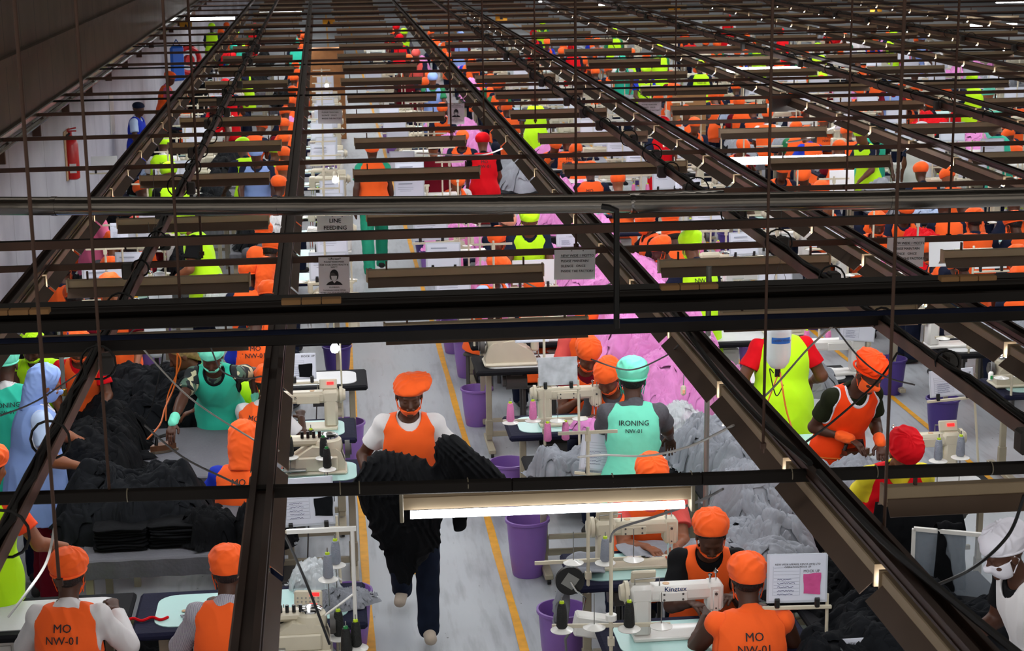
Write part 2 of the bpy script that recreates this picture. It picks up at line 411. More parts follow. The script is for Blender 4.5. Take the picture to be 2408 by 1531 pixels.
# cross bars
CB='thin cross bars that carry the light fixtures'
def beamx(name,pts,w,h,m,label,cat='bar',group=None):
    mb=MB()
    for a,b in zip(pts[:-1],pts[1:]):
        a=np.array(a,float);b=np.array(b,float);d=b-a;L=np.linalg.norm(d);u=d/L;n=_n(np.cross([0,0,1.],u));z=np.cross(u,n)
        mb.box((a+b)/2,(L,w,h),R=np.stack([u,n,z],1),b=min(w,h)*.08)
    o=mb.build(name,m); return tag(o,label,cat,group)
def upts(P,h): return [un(x,y,h) for x,y in P]
b=upts([(-60,1174),(1204,1140),(1650,1126),(2470,1097)],2.33); beamx('cross_bar',b,.045,.045,'steel_dark','nearest thin dark cross bar, running just above the bright tube','bar',CB)
mb=MB()
for k,px in enumerate((300,800,845,1100,1440,1625,1860,2060,2330)):
    p=un(px,1174-px*.0315,2.335); r=.027; mb.tube([p+np.array([0,r*math.cos(a),r*math.sin(a)]) for a in np.linspace(0,2*PI,13)],.0022,5)
o=mb.build('cable_tie','cream_dark'); tag(o,'pale wire ties wrapped round the nearest cross bar','wire tie'); o['kind']='stuff'
b=upts([(-60,821),(2470,736)],2.45); beamx('cross_bar',b,.06,.06,'steel_dark','black square cross bar running just below the big beam','bar',CB)
# big beam of three joined members
A,B=un(-80,752,2.9),un(2490,672,2.9)
mb=MB()
d=B-A;L=np.linalg.norm(d);u=d/L;n=_n(np.cross([0,0,1.],u));z=np.cross(u,n);Rb=np.stack([u,n,z],1);mid=(A+B)/2
for off,sz,bb in(((0,.02,.045),(L,.11,.012),0),((0,.02,-.035),(L,.11,.012),0),((0,.02,.005),(L,.014,.08),0),((0,-.07,-.02),(L,.05,.05),.006),((0,-.06,.035),(L,.035,.03),.01)):
    mb.box(mid+Rb@np.array(off),sz,R=Rb,b=bb)
o=mb.build('main_beam','steel_dark'); tag(o,'big black built-up steel beam crossing the whole hall','beam')
mb=MB()
q=A-n*.02; q2=B-n*.02; mb.cyl(A+np.array([0,-.125,-.07]),B+np.array([0,-.125,-.07]),.012,8); o=mb.build('conduit','navy'); tag(o,'thin dark blue conduit strapped under the big beam','pipe')
for k,(px,py) in enumerate(((45,727),(732,702),(1620,668),(2275,648))):
    p=un(px,py,2.99); t=MB()
    for i in range(3): t.box(p+u*(i-1)*.085+np.array([0,0,-.01]),(.082,.05,.022),R=Rb,b=.003)
    o=t.build('junction_strip','cardboard'); tag(o,'tan strip of boxes on top of the big beam, %s'%('at the left end','above the masked-face notice','above the lime HP vest','at the right end')[k],'junction box','tan strips on the big beam')
b=upts([(-60,573),(2470,497)],2.75); beamx('cross_beam',b,.05,.012,'steel_dark','dark angle beam crossing above the pink sewing lines','beam')
o=bpy.data.objects['cross_beam']; d=b[1]-b[0]
mb=MB().box((b[0]+b[1])/2+np.array([0,-.022,-.02]),(np.linalg.norm(d),.008,.05),R=np.stack([_n(d),_n(np.cross([0,0,1.],_n(d))),[0,0,1.]],1)); mb.build('flange','steel_brown',o)
# bars of every further row
for r,Y in enumerate(ROWY[2:]):
    x0,x1=-3.45,min(22,Y*.46+1)
    yb=Y+.06
    mb=MB().box(((x0+x1)/2,yb,2.3),(x1-x0,.04,.04)); o=mb.build('cross_bar','steel_brown')
    tag(o,'thin brown cross bar, %s behind the big black beam'%ordn(r),'bar',CB)
    if r>2 and r%2==0 and r<16:
        o=MB().box(((x0+x1)/2,yb+1.2,2.34),(x1-x0,.025,.025)).build('cross_bar','steel_dark'); tag(o,'thinner dark cross bar without lamps, behind the %s row'%ordn(r),'bar',CB)
# duct
def duct():
    A=un(-70,484,2.9);Bm=un(1204,481,2.9);B=un(2480,461,2.9); pts=[A*(1-t)**2+2*t*(1-t)*(2*Bm-.5*A-.5*B)+B*t*t for t in np.linspace(0,1,40)]
    t=thing('air_duct','shiny round aluminium duct crossing the hall above the aisle','duct',tuple(A))
    r=.056; P=[p-A for p in pts]
    rr=[r+(.0018 if i%6==0 else 0) for i in range(40)]
    MB().tube(P,rr,24).build('duct_pipe','alu',t,smooth=True)
    for i in (3,11,19,24,33): d=_n(P[i+1]-P[i]); MB().tube([P[i],P[i]+d*.03],r+.003,24).build('joint_band','alu',t,smooth=True)
    p0=un(1480,478,2.9)-A;p1=un(1700,470,2.9)-A
    MB().tube([p0+(p1-p0)*s for s in np.linspace(0,1,14)],[r+.006+.002*math.sin(i*1.9) for i in range(14)],20).build('foil_wrap','alu_foil',t,smooth=True)
duct()
# depth rails: U-shaped trunking carrying lit fixtures, and cable rails
def rail(x,y0,y1,name,label,xa=None):
    t=thing(name,label,'lighting rail',(x,y0,2.34)); L=y1-y0; xa=xa or 0
    S=xa
    def pr(poly,m,nm):
        me=MB().prism(poly,0,L,axis=1).mesh(nm); 
        for v in me.vertices: v.co.x+=S*v.co.y
        link(nm,me,m,t)
    pr([(-.05,0),(-.045,0),(-.045,.03),(-.02,.035),(-.02,.0),(.02,0),(.02,.035),(.045,.03),(.045,0),(.05,0),(.05,-.012),(-.05,-.012)],'rail_brown','trunking')
    return t
def railfix(x,y,k,nm,z=2.25):
    t=thing('rail_light','hooded light under the rail %s, %s from the front'%(nm,ordn(k)),'light fixture',(x,y,z),PI/2,'lights in line along the depth rails')
    link('channel',FX['channel'],'fix_white',t); link('hood',FX['hood'],'fix_hood',t); link('lamp_tube',FX['lamp_tube'],'tube_glow',t); link('lamp_end',FX['lamp_end'],'bulb_glow',t)
    return t
RAILS=[(-1.92,9,'along the left wall side'),(-.31,3.6,'left of the yellow-lined aisle'),(1.93,4.4,'right of the yellow-lined aisle'),(3.64,7.5,'before the second aisle'),(5.92,12,'beyond the second aisle'),(7.66,16,'before the third aisle'),(9.95,20,'beyond the third aisle'),(11.7,24,'before the fourth aisle'),(13.97,28,'beyond the fourth aisle')]
for i,(x,y0,nm) in enumerate(RAILS):
    rail(x,y0,54,'light_rail','long dark rail of hooded lights running into depth %s'%nm)
    k=0; y=y0+.62
    while y<52:
        if y<46: railfix(x,y,k,nm) if k<24 else railfix(x,y,24,nm)
        if y<30 and k%2==0: light(x,y+.6,2.10,.12,2.3,LP*(2.0 if y>10 else 1.6))
        elif y>=30 and k%4==0: light(x,y+1.9,2.10,.12,4.8,LP*4.0)
        # glowing tube end in the gap
        k+=1; y+=1.27
b=MB()
# cable rails
def crail(x,y0,y1,label):
    t=thing('cable_rail',label,'cable rail',(x,y0,2.42)); L=y1-y0
    MB().prism([(-.03,-.03),(.03,-.03),(.03,.03),(.022,.03),(.022,-.022),(-.022,-.022),(-.022,.03),(-.03,.03)],0,L,axis=1).build('channel','steel_rust',t)
    rnd=random.Random(int(x*10)); mb=MB()
    for q in range(3):
        pts=[];yy=0
        while yy<L: pts.append((rnd.uniform(-.02,.02),yy,.02+rnd.uniform(0,.03))); yy+=.25
        mb.tube(pts,.007+.003*q,6)
    mb.build('cable','cable_black',t,smooth=True)
    yy=.3
    while yy<min(L,30):
        r=rnd.uniform(.05,.09); cx=rnd.uniform(-.03,.05)
        MB().tube([(cx+r*math.cos(a),yy+.03*math.sin(a*.5),.03+r*math.sin(a)) for a in np.linspace(-.6,2*PI-.4,15)],.006,5).build('cable_loop','cable_black',t,smooth=True)
        if rnd.random()<.8: MB().box((0.075*(1 if rnd.random()<.5 else -1),yy+.1,.0),(.07,.09,.1),b=.01).build('socket_box','grey_dark',t)
        yy+=rnd.uniform(.9,1.3)

crail(-1.20,4.6,50,'rusty cable rail with looped black cables over the left garment tables')
crail(2.90,6.2,50,'rusty cable rail with looped black cables over the middle garment tables')
crail(6.93,15,50,'rusty cable rail with looped black cables over the third garment tables')
crail(10.96,24,50,'rusty cable rail with looped black cables over the fourth garment tables')
# hanging rods (plumb)
def rod(x,y,z0,z1,r,label):
    o=MB().cyl((0,0,0),(0,0,z1-z0),r,8).cyl((0,0,.02),(0,0,.045),r*2.2,6).build('hanger_rod','steel_brown',smooth=True); o.location=(x,y,z0); tag(o,label,'rod','thin hanging rods')
for k,(px,py,z,n) in enumerate(((141,1390,2.33,'lowest, over the worker in the bottom left corner'),(259,1180,2.33,'second from the left edge'),(425,738,2.9,'ending at the big beam above the white jug'),(475,607,2.3,'ending above the left plastic bag'),(1355,588,2.3,'ending above the white motto sign'),(1794,1065,2.33,'ending at the diagonal rail right of the lime vest'),(2078,1270,2.33,'lowest on the right, beside the red cap'),(2230,565,2.3,'ending at the bar right of the second motto sign'),(1259,290,2.3,'ending above the red-capped worker'),(1138,305,2.3,'left of the red-capped worker'),(1990,450,2.3,'ending above the paper board on the right'),(1061,330,2.3,'just right of the aisle'),(1588,225,2.3,'in the far right rows'))):
    p=un(px,py,z-.03); rod(p[0],p[1],z-.03,6.05,.0065 if p[1]<9 else .009,'thin vertical hanging rod, '+n)
# black gooseneck pipe
p=un(1450,750,2.9); q=un(1450,490,2.9)
a=np.array([p[0],p[1],2.86]); top=uy(1450,495,p[1]); e=uy(1415,485,p[1]+.02)
o=MB().tube([a,top-np.array([0,0,.03]),top,top*.5+e*.5+np.array([0,0,.004]),e],[.013]*5,8).build('bent_pipe','black_plastic',smooth=True); tag(o,'black bent pipe standing up from the big beam','pipe')

cy=SC.cycles
cy.max_bounces=4; cy.diffuse_bounces=2; cy.glossy_bounces=1; cy.transmission_bounces=3; cy.transparent_max_bounces=8; cy.caustics_reflective=False; cy.caustics_refractive=False
cy.use_adaptive_sampling=True; cy.adaptive_threshold=.08; cy.use_light_tree=True; cy.use_denoising=True; cy.sample_clamp_indirect=8
# ---------- signed-distance modelling of people and cloth ----------
def smin(a,b,k):
    if k<=0: return np.minimum(a,b)
    h=np.clip(.5+.5*(b-a)/k,0,1); return b+(a-b)*h-k*h*(1-h)
def surfnet(d,lo,h):
    """surface nets: field d>0 outside -> verts, quads"""
    s=d<0
    c=[s[i:s.shape[0]-1+i or None,j:s.shape[1]-1+j or None,k:s.shape[2]-1+k or None] for i in(0,1) for j in(0,1) for k in(0,1)]
    cnt=sum(x.astype(np.int8) for x in c); act=(cnt>0)&(cnt<8)
    I=np.argwhere(act); 
    if len(I)==0: return np.zeros((0,3)),np.zeros((0,4),int)
    idx=-np.ones(act.shape,np.int32); idx[tuple(I.T)]=np.arange(len(I))
    P=np.zeros((len(I),3)); n=np.zeros(len(I))
    cor=[(i,j,k) for i in(0,1) for j in(0,1) for k in(0,1)]
    val={q:d[I[:,0]+q[0],I[:,1]+q[1],I[:,2]+q[2]] for q in cor}
    for a in cor:
        for ax in range(3):
            if a[ax]==0:
                b=list(a); b[ax]=1; b=tuple(b); va,vb=val[a],val[b]; m=(va<0)!=(vb<0)
                t=np.where(m,va/np.where(m,va-vb,1),0)
                p=np.tile(np.array(a,float),(len(I),1)); p[:,ax]+=t; P[m]+=p[m]; n[m]+=1
    P=P/n[:,None]+I
    F=[]
    for ax in range(3):
        u,v=[(1,2),(2,0),(0,1)][ax]
        sl0=[slice(None)]*3; sl1=[slice(None)]*3; sl0[ax]=slice(0,-1); sl1[ax]=slice(1,None)
        a,b=s[tuple(sl0)],s[tuple(sl1)]; E=np.argwhere(a!=b)
        ok=(E[:,u]>0)&(E[:,v]>0)&(E[:,u]<d.shape[u]-1)&(E[:,v]<d.shape[v]-1); E=E[ok]
        ins=s[tuple(E.T)]
        def at(du,dv):
            q=E.copy(); q[:,u]-=du; q[:,v]-=dv; return idx[tuple(q.T)]
        q=np.stack([at(1,1),at(0,1),at(0,0),at(1,0)],1); q[~ins]=q[~ins][:,::-1]; F.append(q)
    F=np.concatenate(F); F=F[(F>=0).all(1)]
    return P*h+lo,F
class Field:
    def __init__(s,lo,hi,h):
        s.h=h; s.lo=np.array(lo,float); n=np.ceil((np.array(hi)-s.lo)/h).astype(int)+1
        s.ax=[(s.lo[i]+h*np.arange(n[i])).astype(np.float32) for i in range(3)]
        s.n=n; s.d=np.full(n,.5,np.float32)
    def win(s,lo,hi):
        return tuple(slice(max(0,int((lo[i]-s.lo[i])/s.h)),max(0,min(s.n[i],int((hi[i]-s.lo[i])/s.h)+2))) for i in range(3))
    def pts(s,w=None):
        w=w or (slice(None),)*3
        return s.ax[0][w[0]][:,None,None],s.ax[1][w[1]][None,:,None],s.ax[2][w[2]][None,None,:]
    def apply(s,p,op='u'):
        w=s.win(p.lo-p.k-.03,p.hi+p.k+.03)
        if any(q.stop<=q.start for q in w): return
        v=p.f(*s.pts(w))
        s.d[w]=smin(s.d[w],v,p.k) if op=='u' else -smin(-s.d[w],v,p.k)
    def mesh(s,name,smooth=True):
        V,F=surfnet(s.d,s.lo,s.h); return fastmesh(name,V,F,smooth)
class Cap:
    """tapered capsule; q squashes along unit axis w"""
    def __init__(s,a,b,ra,rb=None,k=.01,w=None,q=1.):
        s.a=np.array(a,float);s.b=np.array(b,float);s.ra=ra;s.rb=ra if rb is None else rb;s.k=k;s.q=q
        s.w=None if w is None else _n(np.array(w,float)); r=max(s.ra,s.rb); s.lo=np.minimum(s.a,s.b)-r; s.hi=np.maximum(s.a,s.b)+r
    def f(s,x,y,z):
        a,b=s.a,s.b; ab=b-a; px,py,pz=x-a[0],y-a[1],z-a[2]
        if s.w is not None:
            ws=s.w; k=(px*ws[0]+py*ws[1]+pz*ws[2])*(1/s.q-1); px=px+k*ws[0]; py=py+k*ws[1]; pz=pz+k*ws[2]
        t=np.clip((px*ab[0]+py*ab[1]+pz*ab[2])/(ab@ab+1e-9),0,1)
        d=np.sqrt((px-t*ab[0])**2+(py-t*ab[1])**2+(pz-t*ab[2])**2)-(s.ra+(s.rb-s.ra)*t)
        return (d*(s.q**.5) if s.w is not None else d).astype(np.float32)
class Ell:
    def __init__(s,c,r,R=None,k=.01):
        s.c=np.array(c,float);s.r=np.array(r,float);s.R=np.eye(3) if R is None else np.array(R);s.k=k
        m=max(s.r); s.lo=s.c-m; s.hi=s.c+m
    def f(s,x,y,z):
        p=[x-s.c[0],y-s.c[1],z-s.c[2]]; q=[sum(s.R[j][i]*p[j] for j in range(3))/s.r[i] for i in range(3)]
        k0=np.sqrt(q[0]**2+q[1]**2+q[2]**2); k1=np.sqrt((q[0]/s.r[0])**2+(q[1]/s.r[1])**2+(q[2]/s.r[2])**2)
        return (k0*(k0-1)/(k1+1e-6)).astype(np.float32)
def field_of(prims,h,pad=.03,lo=None,hi=None):
    L=np.min([p.lo for p in prims],0)-pad if lo is None else lo; H=np.max([p.hi for p in prims],0)+pad if hi is None else hi
    F=Field(L,H,h)
    for p in prims: F.apply(p)
    return F
def folds(x,y,z,amp,f=18,seed=0,st=(1,1,.45)):
    """soft cloth folds, stretched vertically"""
    r=random.Random(seed); x,y,z=x*st[0],y*st[1],z*st[2]; o=0
    a=vec=[r.uniform(0,6) for _ in range(9)]
    wx=np.sin(y*f*.5+a[0])+np.sin(z*f*.7+a[1]); wy=np.sin(x*f*.55+a[2])+np.sin(z*f*.4+a[3])
    o=np.sin(x*f+1.3*wx+a[4])*np.sin(y*f*.8+1.1*wy+a[5])+.6*np.sin((x+y)*f*1.3+z*f*1.1+1.7*wy+a[6])+.4*np.sin(z*f*1.9+1.5*wx+a[7])
    return (amp*np.clip(1-np.abs(o)*.8,0,1)).astype(np.float32)
def ik(a,t,l1,l2,pole):
    a=np.array(a,float);t=np.array(t,float);d=t-a;L=np.linalg.norm(d)
    if L>(l1+l2)*.995: t=a+d/L*(l1+l2)*.995; d=t-a; L=np.linalg.norm(d)
    u=d/L; c=(l1*l1-l2*l2+L*L)/(2*L); h=math.sqrt(max(l1*l1-c*c,0)); p=np.array(pole,float); p=p-u*(p@u); p=_n(p+1e-6)
    return a+u*c+p*h,t
PD=dict(h=1.68,girth=1.,hipz=None,lean=.06,side=0.,twist=0.,hp=.25,hy=0.,hr=(.25,.35,.95),hl=(-.25,.35,.95),fr=None,fl=None,curl=.5,
 cap='puff',capc='orange_cloth',vest='orange_cloth',vlen=.62,shirt='white_shirt',sleeve='short',pants='navy',mask='chin',maskc='orange_cloth',skin='skin_dark',hair=None,shoes='shoe_dark',
 ct=0.,cuff=None,vox=.0065,seat=False,legs=True,pole=(0,-1,-.6),wrist=None,vtrim=None,bust=0.,palm=None,flip=None)
PCACHE={}
def person(**kw):
    """returns list of (part name, mesh, material, parent part or None) in a local frame facing +Y, standing on z=0"""
    A=dict(PD); A.update(kw); s=A['h']/1.68; g=A['girth']; vox=A['vox']; hi_=vox<.008; mid=vox<.012
    hz=A['hipz'] or .93*s; seat=A['seat']
    up=np.array([math.sin(A['side']),math.sin(A['lean']),math.cos(A['lean'])]); up=_n(up)
    tw=A['twist']; rt=_n(np.array([math.cos(tw),math.sin(tw),0])-up*(np.array([math.cos(tw),math.sin(tw),0])@up)); fw=np.cross(up,rt)
    Bd=lambda x,y,z: pel+rt*x*s+fw*y*s+up*z*s
    pel=np.array([0,0,hz])
    shR,shL=Bd(.165*g**.5,0,.47),Bd(-.165*g**.5,0,.47); nb=Bd(0,.0,.50)
    body=[];torso=[]
    torso+=[Cap(Bd(-.055,0,.02),Bd(.055,0,.02),.118*s*g,k=.05*s,w=fw,q=.82),Cap(Bd(0,0,.0),Bd(0,.005,.22),.135*s*g,.118*s*g,k=.05*s,w=fw,q=.78),
      Cap(Bd(-.05,.0,.34),Bd(.05,.0,.34),.115*s*g**.8,k=.06*s,w=fw,q=.85),Cap(Bd(0,0,.2),Bd(0,0,.38),.115*s*g,.12*s*g**.7,k=.05*s,w=fw,q=.8)]
    if A['bust']>0: torso+=[Ell(Bd(sx*.075,.095*g,.33),(.065*s*A['bust'],)*3,k=.04) for sx in(-1,1)]
    sh=[Cap(Bd(-.1,0,.455),shL-up*.0,.06*s,.052*s,k=.04*s),Cap(Bd(.1,0,.455),shR,.06*s,.052*s,k=.04*s),Cap(Bd(-.05,-.005,.47),Bd(.05,-.005,.47),.055*s,k=.05*s)]
    torso+=sh; body+=torso
    # neck + head
    hd=_n(up*.75+np.array([0,0,.25])); yaw=tw+A['hy']; pit=A['hp']
    hr=np.array([math.cos(yaw),math.sin(yaw),0]); hf0=np.array([-math.sin(yaw),math.cos(yaw),0]); hf=hf0*math.cos(pit)-np.array([0,0,1])*math.sin(pit); hu=np.cross(hr,hf)
    HR=np.stack([hr,hf,hu],1); hc=nb+hd*.075*s+hf0*.03*s*(1+pit)+hu*.10*s
    hs=s*1.0
    Hd=lambda x,y,z: hc+HR@np.array([x,y,z])*hs
    neck=Cap(nb-up*.02*s,hc-hu*.06*hs-hf*.012,.056*s,.05*s,k=.03*s)
    head=[Ell(Hd(0,-.012,.028),np.array([.076,.097,.093])*hs,HR,k=.02*s),Ell(Hd(0,.028,-.04),np.array([.058,.066,.078])*hs,HR,k=.03*s)]
    if mid: head+=[Cap(Hd(0,.088,.002),Hd(0,.106,-.03),.0085*hs,.0135*hs,k=.012),Ell(Hd(0,.082,-.095),np.array([.022,.016,.017])*hs,HR,k=.015),Cap(Hd(-.033,.078,.02),Hd(.033,.078,.02),.011*hs,k=.012),
       Ell(Hd(.04,.064,-.03),np.array([.022,.022,.02])*hs,HR,k=.02),Ell(Hd(-.04,.064,-.03),np.array([.022,.022,.02])*hs,HR,k=.02)]
    body+=[neck]+head
    if mid: body+=[Ell(Hd(sx*.078,-.008,-.012),np.array([.010,.02,.032])*hs,HR,k=.006) for sx in(-1,1)]+[Cap(Hd(-.02,.093,-.056),Hd(.02,.093,-.056),.0075*hs,k=.006),Cap(Hd(-.016,.09,-.070),Hd(.016,.09,-.070),.0085*hs,k=.006)]
    # arms
    ua,fa=.275*s,.245*s; arms=[];wr=[]
    for sd,S,tgt in((1,shR,A['hr']),(-1,shL,A['hl'])):
        T=np.array(tgt,float); pole=np.array(A['pole'],float)*1.; pole=np.array([sd*.5+pole[0]*sd,pole[1],pole[2]])
        hdv=_n(T-S); E,Wr=ik(S,T-hdv*.05*s,ua,fa,pole)
        sl=S-up*.008
        arms.append((S,E,Wr,sd)); fd=_n(Wr-E)
        body+=[Cap(S,E,.050*s*g**.6,.040*s*g**.5,k=.025*s),Cap(E,Wr,.040*s*g**.5,.026*s,k=.012*s),Cap(E,E+(Wr-E)*.4,.041*s*g**.5,.037*s*g**.4,k=.02*s)]
        # hand
        if mid or True:
            dn=np.array([0,0,-1.]) if A['palm'] is None else np.array(A['palm'],float); pn=_n(dn-fd*(dn@fd)+1e-6); side=np.cross(fd,pn)*sd; curl=A['curl']; hd_=_n(fd+pn*.25)
            pn=_n(pn-hd_*(pn@hd_)); K=Wr+hd_*.088*s; side=_n(np.cross(hd_,pn))*1.
            thumb=-1 if np.cross(hd_,pn)@np.array([1,0,0])*sd>0 else 1
            body.append(Cap(Wr+hd_*.012-side*.0*s,Wr+hd_*.078*s,.024*s,.036*s,k=.012,w=pn,q=.42))
            if vox<.013:
                for i in range(4):
                    o=(i-1.5)*.0195*s; b0=K+side*o-hd_*abs(i-1.4)*.005; ln=[.040,.046,.043,.034][i if thumb==-1 else 3-i]*s; p=b0; ang=.25
                    for j,q in enumerate((1,.68,.55)):
                        ang+=curl*(.55 if j else .3); dr=hd_*math.cos(ang)+pn*math.sin(ang); p2=p+dr*ln*q
                        body.append(Cap(p,p2,(.0092-.0007*j)*s,(.0085-.0007*j)*s,k=.003)); p=p2
                p=Wr+hd_*.03*s+side*thumb*.026*s; d1=_n(hd_*.7+side*thumb*.6+pn*.35); p2=p+d1*.04*s; d2=_n(hd_+pn*.5); body+=[Cap(p,p2,.012*s,.0105*s,k=.01),Cap(p2,p2+d2*.03*s,.0105*s,.009*s,k=.003)]
            else: body.append(Cap(K,K+(hd_+pn*curl)*.06*s,.033*s,.02*s,k=.01,w=pn,q=.5))
        wr.append((Wr,hd_,pn,side))
    # legs
    legs=[];shoes=[]
    if A['legs']:
        for sd,ft in((1,A['fr']),(-1,A['fl'])):
            hp_=pel+rt*sd*.088*s
            if ft is None: ft=(sd*.11*s,.42*s if seat else .02,.0)
            ft=np.array(ft,float); an=ft+np.array([0,0,.085*s]); Kn,an=ik(hp_,an,.43*s,.42*s,(sd*.15,1,.3))
            legs.append((hp_,Kn,an)); body+=[Cap(hp_,Kn,.083*s*g**.6,.055*s,k=.03),Cap(Kn,an,.054*s,.036*s,k=.02),Cap(Kn,Kn+(an-Kn)*.35,.053*s,.054*s,k=.02)]
            dr=np.array([math.sin(-tw)*.2+sd*.12,1,0]); dr=_n(dr); tl=ft[2]*.55
            shoes.append((an-dr*.045*s-np.array([0,0,.04*s]),an+dr*.125*s-np.array([0,0,.055*s+tl]),an,dr))
            body.append(Cap(an-dr*.03-np.array([0,0,.045]),an+dr*.12*s-np.array([0,0,.05*s+tl]),.032*s,.03*s,k=.02))
    out=[]
    FB=field_of(body,vox)
    if mid:
        for sx in(-1,1): FB.apply(Ell(Hd(sx*.031,.103,.0),np.array([.017,.016,.011])*hs,HR,k=.012),'s'); FB.apply(Ell(Hd(sx*.031,.076,-.001),np.array([.014,.014,.012])*hs,HR,k=.004))
        FB.apply(Cap(Hd(-.022,.101,-.0633),Hd(.022,.101,-.0633),.0028,k=.003),'s')
    out.append(('body',FB.mesh('body'),A['skin'],None))
    cl=max(vox*1.1,.008) if mid else .014
    # shirt
    if A['shirt']:
        pr=list(torso)+[Cap(nb-up*.03,nb+hd*.02*s,.06*s,.055*s,k=.03*s)]; cuts=[]
        fr_={'short':.62,'long':2.,'none':0,'elbow':.95}[A['sleeve']]
        if fr_:
            for S,E,Wr,sd in arms:
                b=S+(E-S)*min(fr_,1); pr.append(Cap(S-up*.012*s-rt*sd*.01*s,b,.050*s*g**.6,.056*s*g**.5 if fr_<=1 else .048*s,k=.03*s))
                if fr_<=1: cuts.append((b,_n(E-S)))
                else: pr.append(Cap(E,Wr,.05*s*g**.4,.036*s,k=.01)); cuts.append((Wr-_n(Wr-E)*.015,_n(Wr-E)))
        F=field_of(pr,vox,.05); F.d-=cl; x,y,z=F.pts()
        F.d-=folds(x,y,z,.006 if mid else .004,26,seed=int(hz*1000)%97)
        for b,n in cuts:
            w=F.win(b-.13,b+.13); X,Y,Z=F.pts(w); pl=(X-b[0])*n[0]+(Y-b[1])*n[1]+(Z-b[2])*n[2]; rd=np.sqrt((X-b[0])**2+(Y-b[1])**2+(Z-b[2])**2)
            F.d[w]=np.where(rd<.12,np.maximum(F.d[w],pl),F.d[w])
        c=nb+up*.03*s+fw*.02; F.apply(Ell(c,np.array([.068,.072,.05])*s,np.stack([rt,fw,up],1),k=.008),'s')
        F.d=np.maximum(F.d,pel[2]-.12-z)
        out.append(('shirt',F.mesh('shirt'),A['shirt'],None))
    # trousers
    if A['legs'] and A['pants']:
        pr=[torso[0]]
        for hp_,Kn,an in legs: pr+=[Cap(hp_,Kn,.09*s*g**.6,.068*s,k=.03),Cap(Kn,an+np.array([0,0,-.03]),.068*s,.058*s,k=.02)]
        F=field_of(pr,vox,.03); F.d-=cl*.9; x,y,z=F.pts(); F.d-=folds(x,y,z,.006,24,5,st=(1,1,1)); F.d=np.maximum(F.d,z-(pel[2]+.1)); F.d=np.maximum(F.d,.055-z)
        out.append(('trousers',F.mesh('trousers'),A['pants'],None))
        for a,b,an,dr in shoes:
            F=field_of([Cap(a,b,.042*s,.04*s,k=.02,w=(0,0,1),q=.9),Cap(a+np.array([0,0,.02]),an,.04*s,.045*s,k=.03)],vox,.02); out.append(('shoe',F.mesh('shoe'),A['shoes'],None))
    # vest (sleeveless smock)
    if A['vest']:
        L=A['vlen']*s; bz=pel+up*.48*s; pr=list(torso[:-3])+[Cap(Bd(-.07,-.0,.45),Bd(.07,-.0,.45),.062*s,k=.05*s),Cap(Bd(-.02,0,.46),Bd(-.15*g**.4,0,.455),.062*s,.045*s,k=.03),Cap(Bd(.02,0,.46),Bd(.15*g**.4,0,.455),.062*s,.045*s,k=.03)]
        dn=L-.48*s
        if dn>.02: pr.append(Cap(pel+up*.05*s,pel-(np.array([0,0,1]) if not seat else up)*dn,.155*s*g,.19*s*g,k=.04,w=fw,q=.84))
        F=field_of(pr,vox,.06); inner=F.d.copy()-(cl+.001 if A['shirt'] else .004); F.d-=cl*2.1+.004; x,y,z=F.pts(); F.d-=folds(x,y,z,.008 if mid else .005,17,seed=int(A['hr'][0]*1000)%89)
        q=(x-bz[0])*up[0]+(y-bz[1])*up[1]+(z-bz[2])*up[2]
        F.d=np.maximum(F.d,-q-L)
        if mid: F.d=np.maximum(F.d,-inner)
        trim=[]
        for S,E,Wr,sd in arms:
            o=S+rt*sd*.02*s; cap=Cap(o+up*.03*s,o-up*.12*s-(.03*s)*rt*sd*-1,.072*s,.08*s,k=.01); 
            v=np.full_like(F.d,1); w=F.win(cap.lo-.05,cap.hi+.05); v[w]=cap.f(*F.pts(w)); trim.append(v); F.apply(cap,'s')
        nk=Ell(nb+fw*.035*s+up*.015*s,np.array([.080,.085,.11])*s,np.stack([rt,fw,up],1),k=.006); v=np.full_like(F.d,1); w=F.win(nk.lo-.05,nk.hi+.05); v[w]=nk.f(*F.pts(w)); trim.append(v)
        if A['vtrim']:
            t=np.minimum.reduce([np.abs(v) for v in trim]); G=Field(F.lo,F.ax[0][0]*0+F.lo,F.h); G.n=F.n;G.ax=F.ax; G.d=np.maximum(F.d-.004,t-.0075)
        F.apply(nk,'s')
        vm=F.mesh('vest'); out.append(('vest',vm,A['vest'],None))
        if A['vtrim']: out.append(('piping',G.mesh('piping'),A['vtrim'],'vest'))
    if A['cuff']:
        for S,E,Wr,sd in arms:
            fd=_n(Wr-E); F=field_of([Cap(Wr-fd*.055*s,Wr+fd*.015*s,.036*s,.034*s,k=.01)],vox,.02); x,y,z=F.pts(); F.d-=folds(x,y,z,.004,60,3,st=(1,1,1)); out.append(('wrist_cuff',F.mesh('wrist_cuff'),A['cuff'],None))
    # mask
    if A['mask'] and mid:
        F=field_of(head[:3],vox*.8,.04); F.d-=.011; w=(slice(None),)*3; x,y,z=F.pts()
        p=[x-hc[0],y-hc[1],z-hc[2]]; ly=sum(HR[j][1]*p[j] for j in range(3))/hs; lz=sum(HR[j][2]*p[j] for j in range(3))/hs; lx=sum(HR[j][0]*p[j] for j in range(3))/hs
        zt,zb=(-.015,-.115) if A['mask']=='on' else (-.066,-.13)
        F.d=np.maximum.reduce([F.d,lz-zt-(.0 if A['mask']=='on' else ly*.1-.005),zb-lz,.018-ly]) if 1 else F.d
        out.append(('mask',F.mesh('mask'),A['maskc'],None))
